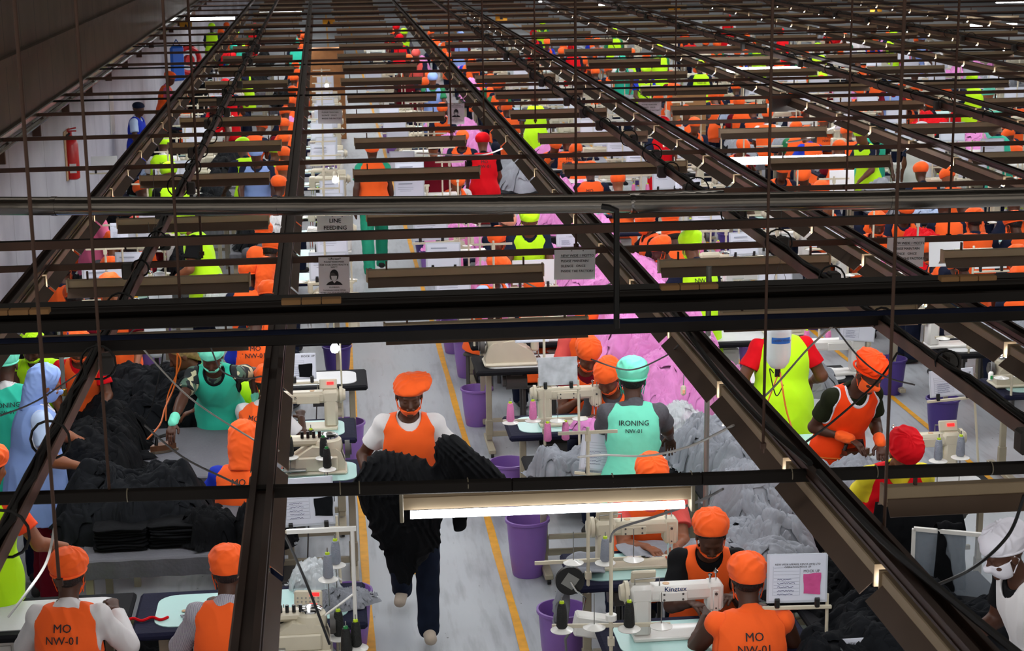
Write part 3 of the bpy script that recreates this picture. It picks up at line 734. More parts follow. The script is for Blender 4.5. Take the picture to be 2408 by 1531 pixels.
        for sx in(-1,1):
            mb=MB(); mb.tube([Hd(sx*.058,.06,zt-.01),Hd(sx*.075,.03,zt*.5-.01),Hd(sx*.085,-.012,.008),Hd(sx*.082,-.03,-.02),Hd(sx*.07,.02,zb*.7)],.0028,5)
            out.append(('ear_loop',mb.mesh('ear_loop',True),A['maskc'],'mask'))
    # hair
    if A['hair'] and mid:
        hl=A['hair']; F=field_of([Ell(Hd(0,-.02,.03),np.array([.085,.1,.098])*hs,HR,k=.01)]+([Ell(Hd(0,-.09,-.02),np.array([.055,.05,.06])*hs,HR,k=.03)] if hl!='short' else [])+([Cap(Hd(.02,-.09,-.05),Hd(.05,-.13,-.3),.04*hs,.02*hs,k=.03),Cap(Hd(-.03,-.09,-.05),Hd(-.03,-.15,-.26),.04*hs,.018*hs,k=.03)] if hl=='braids' else []),vox*.8,.02)
        x,y,z=F.pts(); p=[x-hc[0],y-hc[1],z-hc[2]]; ly=sum(HR[j][1]*p[j] for j in range(3)); lz=sum(HR[j][2]*p[j] for j in range(3)); lx=sum(HR[j][0]*p[j] for j in range(3))
        F.d-=(.003*np.abs(np.sin(lx*260+ly*40))).astype(np.float32)
        F.d=np.maximum(F.d,(ly-.045-(lz-.05)*.9)*.7); out.append(('hair',F.mesh('hair'),'braids' if hl=='braids' else 'hair',None))
    # caps
    c=A['cap']
    if A['ct']:
        R0=HR; HR=HR@rot('X',A['ct']); Hd=lambda x,y,z: hc+HR@np.array([x,y,z])*hs
    if c:
        if c=='puff' or c=='low':
            pr=[Ell(Hd(0,-.018,.075),np.array([.098,.115,.075])*hs,HR,k=.02),Ell(Hd(0,-.06,.06),np.array([.085,.085,.075])*hs,HR,k=.03),Ell(Hd(0,-.014,.04),np.array([.088,.108,.07])*hs,HR,k=.02)]
            if c=='low': pr[1]=Ell(Hd(0,-.07,.03),np.array([.08,.08,.085])*hs,HR,k=.03)
        elif c=='beret': pr=[Ell(Hd(-.03,-.01,.075),np.array([.115,.12,.045])*hs,HR@rot('Y',.3),k=.02),Ell(Hd(0,-.02,.05),np.array([.092,.108,.085])*hs,HR,k=.02),Ell(Hd(0,-.012,.045),np.array([.084,.103,.06])*hs,HR,k=.02)]
        elif c=='scarf': pr=[Ell(Hd(0,-.02,.05),np.array([.098,.115,.1])*hs,HR,k=.03),Ell(Hd(0,-.07,-.02),np.array([.085,.07,.11])*hs,HR,k=.04),Cap(Hd(0,-.06,-.06),nb+up*.02-fw*.03,.075*hs,.085*hs,k=.05)]
        elif c=='peaked': pr=[Ell(Hd(0,-.01,.06),np.array([.09,.107,.07])*hs,HR,k=.02),Cap(Hd(-.035,.1,.035),Hd(.035,.1,.035),.05*hs,k=.02,w=hu,q=.16)]
        elif c=='flat': pr=[Ell(Hd(0,-.02,.085),np.array([.108,.12,.05])*hs,HR,k=.02),Ell(Hd(0,-.012,.045),np.array([.086,.106,.06])*hs,HR,k=.02)]
        vv=vox*.85 if mid else vox*.9
        F=field_of(pr,vv,.03); x,y,z=F.pts(); p=[x-hc[0],y-hc[1],z-hc[2]]; lx,ly,lz=[sum(HR[j][i]*p[j] for j in range(3))/hs for i in range(3)]
        an=np.arctan2(lx,ly+.02); rr=np.sqrt(lx**2+(ly+.02)**2)
        if c!='peaked':
            amp=.007 if mid else .003; r0=np.clip((lz-.035)/.03,0,1)
            F.d-=(amp*r0*(1-np.abs(np.sin(an*4+1.6*np.sin(rr*33+an*2)+1.3*np.sin(lz*40+an*3))))).astype(np.float32)
            F.d-=folds(x,y,z,.004 if mid else .002,40,7,st=(1,1,1))
        bz_=.018+.0 if c!='scarf' else -.2
        F.d=np.maximum(F.d,(bz_+(ly)*.28*(1 if c!='scarf' else 0)-lz)*hs)
        if c=='scarf': F.d=np.maximum(F.d,(ly-.05-(np.abs(lz)*.2))*hs)
        out.append(('cap',F.mesh('cap'),A['capc'],None))
        if mid and c!='scarf':
            mb=MB(); pts=[]
            for t in np.linspace(0,2*PI,33): X,Y=.0895*math.sin(t),-.014+.1085*math.cos(t); pts.append(Hd(X,Y,.028+Y*.28))
            mb.tube(pts,.0075*hs,6); out.append(('cap_band',mb.mesh('cap_band',True),A['capc'],'cap'))
    info=dict(rt=rt,fw=fw,up=up,pel=pel,nb=nb,HR=HR,hc=hc,wr=wr,s=s,arms=arms)
    return out,info
def backtext(out,info,lines,m,h0=.41,size=.05,front=False):
    """prints lines on the back (or front) of the vest, following the cloth"""
    from mathutils.bvhtree import BVHTree
    vm=[o for o in out if o[0]=='vest'][0][1]
    V=[v.co[:] for v in vm.vertices]; T=BVHTree.FromPolygons(V,[tuple(p.vertices) for p in vm.polygons])
    rt,fw,up,pel,s=info['rt'],info['fw'],info['up'],info['pel'],info['s']; sg=1 if front else -1
    xd=rt*(-1 if front else 1); mb=MB()
    for i,(t,sz) in enumerate(lines):
        Vt,F=text_polys(t,sz*s,'CENTER',.012)
        import bmesh
        bm=bmesh.new(); vv=[bm.verts.new(tuple(q)) for q in Vt]
        for f in F:
            try: bm.faces.new([vv[i] for i in f])
            except ValueError: pass
        bmesh.ops.triangulate(bm,faces=bm.faces[:]); bmesh.ops.subdivide_edges(bm,edges=[e for e in bm.edges if e.calc_length()>.009],cuts=2,use_grid_fill=True); bmesh.ops.triangulate(bm,faces=bm.faces[:])
        bm.verts.index_update(); Vt=np.array([q.co[:] for q in bm.verts]); F=[tuple(q.index for q in f.verts) for f in bm.faces]; bm.free()
        o=pel+up*(h0*s-sum(q[1] for q in lines[:i])*s*1.0)+fw*sg*.6; P=[]
        for v in Vt:
            p=o+xd*v[0]+up*v[1]; h=T.ray_cast(Vector(p),Vector(-fw*sg)); 
            q=np.array(h[0]) if h[0] is not None else p-fw*sg*.45
            P.append(q+fw*sg*.007)
        mb.add(P,F)
    out.append(('lettering',mb.mesh('lettering'),m,'vest'))
def place_person(out,label,loc,rz,group=None,cat='person',over=None,name='person'):
    t=thing(name,label,cat,loc,rz,group); D={}
    for nm,me,m,par in out:
        mm=(over or {}).get(nm,m) or m
        D[nm]=link(nm,me,mm,D.get(par,t) if par else t)
    return t
# ---------- prototypes: every prototype is built once at its first place, copies follow ----------
PROTO={}
def proto(key,fn):
    if key not in PROTO: PROTO[key]=fn()
    return PROTO[key]
def inst(key,name,label,cat,loc,rz=0,group=None,over=None,scale=None,only=None):
    """places a thing from a list of (part, mesh, material, parent part)"""
    t=thing(name,label,cat,loc,rz,group); D={}
    if scale: t.scale=(scale,)*3 if isinstance(scale,(int,float)) else scale
    for nm,me,m,par in PROTO[key]:
        if only and nm not in only: continue
        k=nm if nm not in D else None
        o=link(nm,me,(over or {}).get(nm,m),D.get(par,t) if par else t)
        D.setdefault(nm,o)
    return t
def P_table(pad,top,w=1.12,d=.56,cut=True):
    out=[]; H=.765
    out.append(('table_top',MB().box((0,0,H),(w,d,.045),b=.015).mesh(),pad,None))
    # mint inset with round corners
    r=.1;pts=[]
    for cx,cy,a0 in((w/2-.09,d/2-.07,0),(-w/2+.2,d/2-.07,90),(-w/2+.2,-d/2+.07,180),(w/2-.09,-d/2+.07,270)):
        for a in range(0,91,15): q=math.radians(a0+a); pts.append((cx+(-r+r*math.cos(q))*(1 if cx>0 else 1)*1.0+(0 if cx<0 else 0)+(r if cx<0 else 0),cy-(r if cy>0 else -r)+r*math.sin(q)))
    out.append(('work_surface',MB().prism(pts,H+.0225,H+.0275,axis=2).mesh(),top,None))
    for sx in(-1,1):
        m=MB().box((sx*(w/2-.13),-.02,.42),(.05,.035,.66),b=.004).box((sx*(w/2-.13),0,.06),(.06,d*.95,.04),b=.006).box((sx*(w/2-.13),0,.735),(.05,d*.7,.02))
        m.box((sx*(w/2-.13),-.02,.2),(.062,.045,.14),b=.004)
        out.append(('leg',m.mesh(),'cream_dark',None))
        for sy in(-1,1): out.append(('caster',MB().cyl((sx*(w/2-.13)-.012,sy*d*.43,.028),(sx*(w/2-.13)+.012,sy*d*.43,.028),.026,10).mesh(),'black_rubber',None))
    out.append(('cross_rail',MB().box((0,-.02,.14),(w-.3,.03,.045),b=.004).box((0,.1,.3),(w-.3,.03,.03)).mesh(),'cream_dark',None))
    out.append(('motor',MB().cyl((.1,0,.62),(.28,0,.62),.075,14).cyl((.28,0,.62),(.31,0,.62),.05,12).box((.19,0,.70),(.1,.1,.08)).mesh(),'grey_dark',None))
    out.append(('control_box',MB().box((-.18,.02,.60),(.22,.16,.16),b=.01).box((-.18,-.065,.60),(.15,.006,.08)).mesh(),'white_enamel',None))
    out.append(('pedal',MB().box((.02,-.15,.1),(.26,.18,.02),R=rot('X',.3),b=.006).cyl((.1,-.12,.1),(.13,0,.56),.006,6).mesh(),'grey_dark',None))
    return out
def P_machine(kind):
    """operator on -Y looking +Y, pillar on +X; origin on the table surface"""
    out=[]
    body='white_enamel' if kind!='cream' else 'cream'
    if kind in('flat','cream'):
        out.append(('bed',MB().box((.03,0,.012),(.46,.175,.024),b=.006).mesh(),body,None))
        m=MB().box((.215,0,.13),(.10,.12,.23),b=.02).box((.03,0,.245),(.44,.105,.085),b=.02).box((-.175,0,.215),(.085,.11,.15),b=.014).box((.215,0,.25),(.13,.125,.10),b=.02)
        m.box((.05,.055,.235),(.15,.012,.05),b=.004).box((.05,-.055,.235),(.17,.012,.06),b=.004).box((-.175,.056,.2),(.03,.01,.12),b=.004)
        out.append(('arm',m.mesh(ang=40),body,None))
        out.append(('hand_wheel',MB().cyl((.28,0,.25),(.30,0,.25),.062,20).cyl((.30,0,.25),(.325,0,.25),.05,18,r2=.04).mesh(ang=40),'cream',None))
        out.append(('needle_bar',MB().cyl((-.19,0,.02),(-.19,0,.15),.004,6).cyl((-.165,0,.03),(-.165,0,.15),.005,6).box((-.165,-.01,.028),(.02,.045,.006)).mesh(),'chrome',None))
        out.append(('thread_guide',MB().cyl((-.185,0,.28),(-.185,0,.36),.004,6).lathe((-.185,0,.33),[(.004,0),(.012,.006),(.012,.014),(.004,.02)],8).cyl((-.15,.02,.28),(-.15,.02,.33),.006,6).lathe((-.15,.02,.325),[(.004,0),(.012,.004),(.01,.012),(.004,.016)],8).mesh(),'chrome',None))
        out.append(('carry_handle',MB().tube([(.25,.03,.29),(.25,.03,.33),(.12,.03,.335),(.12,.03,.29)],.004,6).mesh(),'grey_metal',None))
        out.append(('oil_cap',MB().cyl((.08,0,.286),(.08,0,.291),.018,14).mesh(),'wood_pale',None))
        out.append(('bolt',MB().cyl((.0,.055,.25),(.0,.064,.25),.006,8).cyl((.1,.055,.25),(.1,.064,.25),.006,8).cyl((.1,.055,.22),(.1,.064,.22),.006,8).cyl((.0,.055,.22),(.0,.064,.22),.006,8).cyl((-.175,.055,.24),(-.175,.066,.24),.008,8).cyl((-.175,.055,.16),(-.175,.064,.16),.005,8).mesh(),'grey_dark',None))
        out.append(('control_panel',MB().box((.20,.0,.335),(.13,.022,.075),R=rot('X',-.35),b=.006).mesh(),'cream',None))
        out.append(('display',MB().box((.215,-.014,.345),(.05,.004,.02),R=rot('X',-.35)).mesh(),'led_red','control_panel'))
    else:  # overlock: squat rounded body
        m=MB().prism([(-.17,0),(.17,0),(.175,.06),(.15,.13),(.12,.16),(-.02,.175),(-.06,.15),(-.15,.09),(-.175,.05)],-.085,.085,axis=1)
        m.box((-.0,0,.012),(.37,.21,.024),b=.01).lathe((.075,0,.13),[(.085,0),(.088,.03),(.08,.07),(.06,.085)],18).box((-.06,-.0,.195),(.24,.085,.06),b=.02).box((-.175,0,.15),(.05,.08,.13),b=.014).box((.0,-.09,.07),(.26,.02,.09),b=.008)
        out.append(('housing',m.mesh(ang=35),'cream',None))
        out.append(('hand_wheel',MB().cyl((.175,0,.13),(.205,0,.13),.055,20).cyl((.205,0,.13),(.215,0,.13),.035,16).mesh(ang=40),'grey_dark',None))
        out.append(('base_plate',MB().box((-.13,-.11,.045),(.14,.05,.012),b=.004).mesh(),'grey_metal',None))
        out.append(('looper_cover',MB().lathe((.075,0,.213),[(.062,0),(.064,.012),(.05,.02),(.02,.024)],16).mesh(ang=40),'chrome',None))
        out.append(('thread_tension',sum_mb([MB().cyl((-.08+.035*i,-.03,.22),(-.08+.035*i,-.03,.26),.010,8) for i in range(4)]).mesh(),'black_plastic',None))
        out.append(('presser_foot',MB().box((-.2,-.02,.02),(.03,.05,.03)).cyl((-.2,0,.03),(-.2,0,.12),.005,6).tube([(-.21,0,.2),(-.25,.02,.24),(-.24,.02,.3)],.004,5).mesh(),'chrome',None))
    return out
def sum_mb(L):
    m=MB()
    for q in L:
        for v in q.v: m.v.append(v)
        m.f+=[tuple(i+m.n for i in f) for f in q.f]; m.n+=q.n
    return m
def P_stand(n=4,h=.95,arms=((.0,.5),(.0,.72))):
    """thread stand: pole from table height, discs on arms"""
    out=[('pole',MB().cyl((0,0,-.05),(0,0,h),.010,8).box((0,0,.06),(.035,.035,.04)).mesh(),'cream',None)]
    S=[]
    lv=[.18,.30]
    for i in range(n):
        a=(-.26,-.09,.09,.26)[i%4]; S.append((a,.03+.03*(i%2),lv[0] if i<4 else lv[1]))
    out.append(('spool_arm',MB().box((0,.0,lv[0]-.03),(.62,.014,.02)).mesh(),'cream',None))
    for q in S:
        out.append(('cone_dish',MB().lathe((q[0],q[1],q[2]-.03),[(.008,.012),(.058,0),(.060,.004),(.012,.018),(.006,.02)],20).mesh(ang=60),'white_enamel',None))
        out.append(('spool_pin',MB().cyl((q[0],q[1],q[2]-.02),(q[0],q[1],q[2]+.16),.003,6).mesh(),'grey_metal',None))
    out.append(('guide_arm',MB().box((0,0,h-.03),(.34,.012,.018)).box((0,0,h-.06),(.03,.03,.04)).mesh(),'cream',None))
    return out,S
def P_cone():
    return [('thread',MB().lathe((0,0,0),[(.022,.0),(.030,.012),(.0255,.10),(.0195,.135),(.012,.137)],16).mesh(ang=50),'thread_black',None),
            ('cone_core',MB().lathe((0,0,.132),[(.012,0),(.0135,.004),(.012,.016),(.006,.018)],12).mesh(),'lime_plastic',None)]
def P_bin():
    return [('bucket',MB().lathe((0,0,0),[(.10,0),(.105,.01),(.125,.15),(.14,.33),(.152,.335),(.152,.35),(.14,.352),(.135,.34),(.12,.15),(.10,.02)],24).mesh(ang=60),'purple',None)]
def P_board():
    """clipboard stand: bar, board, sheet and two black clips; origin at the foot of its pole"""
    out=[('pole',MB().cyl((0,0,0),(0,0,.40),.010,8).box((0,0,.38),(.03,.03,.05)).mesh(),'cream',None),
         ('holder_bar',MB().box((-.17,0,.40),(.40,.02,.022),b=.003).mesh(),'cream',None)]
    R=rot('X',-.12)
    out.append(('board',MB().box((-.19,.02,.545),(.33,.006,.25),R=R).mesh(),'acrylic_board',None))
    out.append(('paper_sheet',MB().box((-.19,.012,.548),(.30,.0015,.215),R=R).box((-.19,.028,.548),(.30,.0015,.215),R=R).mesh(),'paper','board'))
    out.append(('printed_lines',MB().box((-.23,.0105,.62),(.15,.0008,.012),R=R).box((-.23,.0105,.58),(.17,.0008,.004),R=R).box((-.23,.010,.56),(.17,.0008,.004),R=R).box((-.23,.0095,.54),(.12,.0008,.004),R=R).box((-.23,.0092,.51),(.16,.0008,.007),R=R).box((-.23,.009,.49),(.15,.0008,.007),R=R).mesh(),'ink_light','board'))
    for sx in(-.29,-.08): out.append(('clip',MB().box((sx,.008,.43),(.028,.03,.05),b=.006).cyl((sx-.012,.0,.455),(sx+.012,.0,.455),.008,8).mesh(),'black_plastic','board'))
    return out
mat('acrylic_board','c8cdd8',.3,var=.03)
def P_lampbulb():
    return [('bulb',MB().lathe((0,0,0),[(.004,-.055),(.025,-.048),(.036,-.025),(.034,0),(.02,.02),(.015,.03)],14).mesh(ang=60),'bulb_glow',None),
            ('lamp_socket',MB().lathe((0,0,.03),[(.016,0),(.03,.01),(.022,.05),(.012,.07)],12).mesh(ang=60),'cream',None),
            ('lamp_arm',MB().cyl((0,0,.09),(.0,.0,.2),.006,6).cyl((0.045,0,-.6),(.045,0,.05),.008,6).cyl((.045,0,.05),(0,0,.09),.006,6).mesh(),'cream',None)]
PROTO['bin']=P_bin(); PROTO['cone']=P_cone(); PROTO['board']=P_board(); PROTO['bulb']=P_lampbulb()
PROTO['table']=P_table('navy_pad','mint_top'); PROTO['table_w']=P_table('black_pad','white_top')
PROTO['flat']=P_machine('flat'); PROTO['cream']=P_machine('cream'); PROTO['overlock']=P_machine('o')
PROTO['stand'],STS=P_stand(4); PROTO['stand3'],STS3=P_stand(3)
def local(t,p,rz): c,s=math.cos(rz),math.sin(rz); return (t[0]+p[0]*c-p[1]*s,t[1]+p[0]*s+p[1]*c,t[2]+p[2])
def station(x,y,rz,where,kind='flat',cones='thread_black',cn=3,board=True,bin_=True,far=False,bx=None,g='',tmat=None,bulb=False):
    """sewing table with machine, thread stand, cones, board and bin"""
    T=(x,y,0)
    inst('table','sewing_table',(tmat or 'navy-edged')+' sewing table with a mint top '+where,'table',T,rz,'sewing tables'+g)
    mx=(.12,-.02,.793)
    inst(kind,'sewing_machine',{'flat':'white','cream':'cream','overlock':'squat cream overlock'}[kind]+' sewing machine on the table '+where,'sewing machine',local(T,mx,rz),rz,'sewing machines'+g)
    s=local(T,(.12,.26,.79),rz)
    inst('stand','thread_stand','cream thread stand with white dishes '+where,'thread stand',s,rz,'thread stands'+g,only=None)
    nm=cones.replace('thread_','')
    if not far:
        for i,q in enumerate(STS[:cn]):
            inst('cone','thread_cone','%s thread cone, %s on the stand %s'%(nm,ordn(i),where),'thread cone',local(s,(q[0],q[1],q[2]-.014),rz),rz,'thread cones'+g,over={'thread':cones})
    if board: inst('board','paper_board','white operation sheet clipped to a board '+where,'paper board',local(T,(-.1 if bx is None else bx,.27,.79),rz),rz if abs(rz)<1 else rz+PI,'operation sheet boards'+g)
    if bin_: inst('bin','waste_bin','purple plastic bin beside the table '+where,'bin',local(T,(.62+.1,.05,0),rz),rz,'purple bins'+g)
# ---------- cloth heaps: a soft mound covered by many overlapping, creased pieces ----------
def heap(name,label,x,y,z0,sx,sy,h,m,seed=1,cell=.2,res=.011,rz=0.,fold=.02,pw=.55,group=None,cat='fabric pile',lo=-.25,stuff=True,flat=.0,dens=1.):
    rnd=np.random.RandomState(seed)
    def bnd(an): return 1+.10*np.sin(an*3+seed)+.07*np.sin(an*7+seed*2)+.04*np.sin(an*13+seed)
    def H(X,Y):
        an=np.arctan2(Y/sy,X/sx); r=np.sqrt((X/sx)**2+(Y/sy)**2)/bnd(an)
        d=np.clip(1-r**2.4,0,1)**.6
        return h*d*(1+.3*vnoise(X*3.5/cell*.2,Y*3.5/cell*.2,0,seed+3))+.06*(cell/.2)*vnoise(X*9,Y*9,1,seed+4)*d**.5
    nr=max(8,int(max(sx,sy)/res/1.6)); na=max(24,int(PI*(sx+sy)/res/1.6)); R,an=np.meshgrid(np.linspace(0,1,nr)**.85,np.linspace(0,2*PI,na,endpoint=False),indexing='ij')
    X=sx*R*bnd(an)*np.cos(an)*.985; Y=sy*R*bnd(an)*np.sin(an)*.985; Z=np.maximum(H(X,Y)-.006,0); Z[-1]=-.003; X[0]=Y[0]=0
    V=[np.stack([X,Y,Z],2).reshape(-1,3)]; ii=np.arange(nr*na).reshape(nr,na); jj=np.roll(ii,-1,1); Q=[np.stack([ii[:-1],ii[1:],jj[1:],jj[:-1]],-1).reshape(-1,4)]
    N=int(dens*7*sx*sy/(cell*cell*.55))+8; L=cell*rnd.uniform(.7,1.5,N); Wd=cell*rnd.uniform(.35,.8,N); k1=max(5,int(cell*1.1/res)); k2=max(5,int(cell*.8/res))
    th=rnd.uniform(0,2*PI,N); rc=np.sqrt(rnd.uniform(0,1,N))*.9; cx=sx*rc*np.cos(th)*bnd(th); cy=sy*rc*np.sin(th)*bnd(th); ro=rnd.uniform(0,PI,N); of=rnd.uniform(.004,.05,N)*(cell/.2); fr=rnd.uniform(1.5,4.,N); ph=rnd.uniform(0,6,N)
    u,v=np.meshgrid(np.linspace(-.5,.5,k1),np.linspace(-.5,.5,k2),indexing='ij'); u=u[None];v=v[None]; e=lambda a:a[:,None,None]
    bend=e(rnd.uniform(-.5,.5,N)); lu=u*e(L); lv=v*e(Wd)*(1+.35*np.sin(u*5+e(ph))); lv=lv+bend*lu*lu/cell*1.2
    wob=.012*vnoise(lu*30+e(ph)*9,lv*30,0,seed+11)*(cell/.2)
    px=e(cx)+lu*np.cos(e(ro))-lv*np.sin(e(ro))+wob; py=e(cy)+lu*np.sin(e(ro))+lv*np.cos(e(ro))-wob
    fo=fold*(.9*np.abs(np.sin(v*PI*e(fr)+1.3*np.sin(u*4+e(ph))+e(ph)))+.5*np.sin(u*9+v*7+e(ph)*3)+.6*vnoise(px*26,py*26,3,seed+12))
    edge=np.maximum(np.abs(u),np.abs(v))*2; pz=np.maximum(H(px,py),0)+e(of)*(1-.75*edge**6)+fo*(1-.5*edge**4)*.8+.002; pz=np.maximum(pz,.003+.004*np.abs(np.sin(px*40+py*30)))
    n0=len(V[0]); V.append(np.stack([px,py,pz],3).reshape(-1,3)); g=np.arange(k1*k2).reshape(k1,k2); q=np.stack([g[:-1,:-1],g[1:,:-1],g[1:,1:],g[:-1,1:]],-1).reshape(-1,4)
    Q.append((q[None]+(np.arange(N)*k1*k2)[:,None,None]+n0).reshape(-1,4))
    me=fastmesh(name,np.concatenate(V),np.concatenate(Q)); o=link(name,me,m); o.location=(x,y,z0); o.rotation_euler=(0,0,rz)
    tag(o,label,cat,group,'stuff' if stuff else None); return o
def folded_stack(label,x,y,z0,sx,sy,n,m,seed=0,rz=0,group=None):
    """neatly folded garments, each layer a rounded slab with soft edges"""
    rnd=random.Random(seed); o=[]
    for i in range(n):
        a=np.linspace(0,2*PI,41)[:-1]; t=.014; V=[];F=[]
        for zz,ins in((0,.006),(t*.3,0),(t*.7,0),(t,.006),(t+.002,.05)):
            for q in a:
                c,s=math.cos(q),math.sin(q); ex=.25; px=abs(c)**ex*(1 if c>0 else -1)*(sx-ins); py=abs(s)**ex*(1 if s>0 else -1)*(sy-ins)
                V.append((px+.004*math.sin(q*5+i),py+.004*math.cos(q*7+i*2),zz+.004*math.sin(px*23+i)+.003*math.sin(py*31+i)))
        for L in range(4):
            for k in range(40): F.append((L*40+k,L*40+(k+1)%40,L*40+40+(k+1)%40,L*40+40+k))
        F.append(tuple(range(39,-1,-1))); F.append(tuple(range(160,200)))
        ob=MB().add(V,F).build('folded_garment',m,smooth=True); ob.location=(x+rnd.uniform(-.012,.012),y+rnd.uniform(-.012,.012),z0+i*(t+.0035)); ob.rotation_euler=(0,0,rz+rnd.uniform(-.06,.06))
        tag(ob,'%s, %s from the bottom'%(label,ordn(i)),'garment',group); o.append(ob)
    return o
def drape(name,label,prof,width,m,seed=0,amp=.02,fr=40,axis=(1,0,0),taper=0.,parent=None,cat='fabric',rag=.05,res=.012,loc=(0,0,0)):
    """sheet following a profile of points, gathered into folds across its width"""
    P=[np.array(p,float) for p in prof]; L=[0]
    for a,b in zip(P[:-1],P[1:]): L.append(L[-1]+np.linalg.norm(b-a))
    n=max(8,int(L[-1]/res)); k=max(8,int(width/res*1.3)); S=np.linspace(0,L[-1],n); Pi=np.stack([np.interp(S,L,[p[i] for p in P]) for i in range(3)],1)
    for _ in range(6): Pi[1:-1]=(Pi[:-2]+Pi[2:]+2*Pi[1:-1])/4
    T=np.gradient(Pi,axis=0); T/=np.linalg.norm(T,axis=1)[:,None]+1e-9; ax=_n(np.array(axis,float)); Nn=np.cross(T,ax); Nn/=np.linalg.norm(Nn,axis=1)[:,None]+1e-9
    v=np.linspace(-.5,.5,k); s=S/L[-1]
    U,Vv=np.meshgrid(s,v,indexing='ij'); w=Vv*width*(1-taper*U)*(1+.05*np.sin(U*7+seed)); ph=Vv*width*fr+1.2*vnoise(U*5,Vv*6,0,seed)+seed
    a=amp*(.35+.9*U)*(np.sin(ph)+.5*np.sin(2.3*ph+U*5)+.3*vnoise(U*14,Vv*14,1,seed))
    Q=Pi[:,None,:]+ax*w[...,None]+Nn[:,None,:]*a[...,None]
    cut=1-rag*(.5+.5*vnoise(Vv*9,0*Vv,4,seed)); Q=np.where((U>cut)[...,None],np.broadcast_to(Q[int(n*.96)-1][None],Q.shape),Q)
    idx=np.arange(n*k).reshape(n,k); q=np.stack([idx[:-1,:-1],idx[1:,:-1],idx[1:,1:],idx[:-1,1:]],-1).reshape(-1,4)
    me=fastmesh(name,Q.reshape(-1,3),q); o=link(name,me,m,parent); o.location=loc
    md=o.modifiers.new('s','SOLIDIFY'); md.thickness=.004
    if not parent: tag(o,label,cat)
    return o
# ---------- people ----------
def headpos(A):
    s=A['h']/1.68; hz=A['hipz'] or .93*s; up=_n(np.array([math.sin(A['side']),math.sin(A['lean']),math.cos(A['lean'])])); pel=np.array([0,0,hz]); nb=pel+up*.5*s
    hd=_n(up*.75+np.array([0,0,.25])); yaw=A['twist']+A['hy']; pit=A['hp']; hf0=np.array([-math.sin(yaw),math.cos(yaw),0]); hf=hf0*math.cos(pit)-np.array([0,0,1])*math.sin(pit); hr=np.array([math.cos(yaw),math.sin(yaw),0]); hu=np.cross(hr,hf)
    return nb+hd*.075*s+hf0*.03*s*(1+pit)+hu*.10*s
def r2(p,a): c,s=math.cos(a),math.sin(a); return np.array([p[0]*c-p[1]*s,p[0]*s+p[1]*c,p[2]])
def PP(label,px,py,rz,hrp=None,hlp=None,text=None,textm='ink',group=None,name='person',pos=None,**kw):
    """person whose head centre shows at pixel (px,py); hands may be given as (px,py,z) pixels"""
    A=dict(PD); A.update(kw)
    if A['seat'] and not A['hipz']: kw['hipz']=A['hipz']=.50
    hc=headpos(A); w=un(px,py,hc[2]) if pos is None else None
    base=(w-r2(hc,rz)) if w is not None else np.array(pos,float); base[2]=0
    for k,p in (('hr',hrp),('hl',hlp)):
        if p is not None: kw[k]=tuple(r2(un(*p)-base,-rz))
    out,info=person(**kw)
    if text: backtext(out,info,text,textm,h0=.41)
    t=place_person(out,label,tuple(base),rz,group,name=name); return t,base,info
MO=[('MO',.062),('NW-01',.058)]
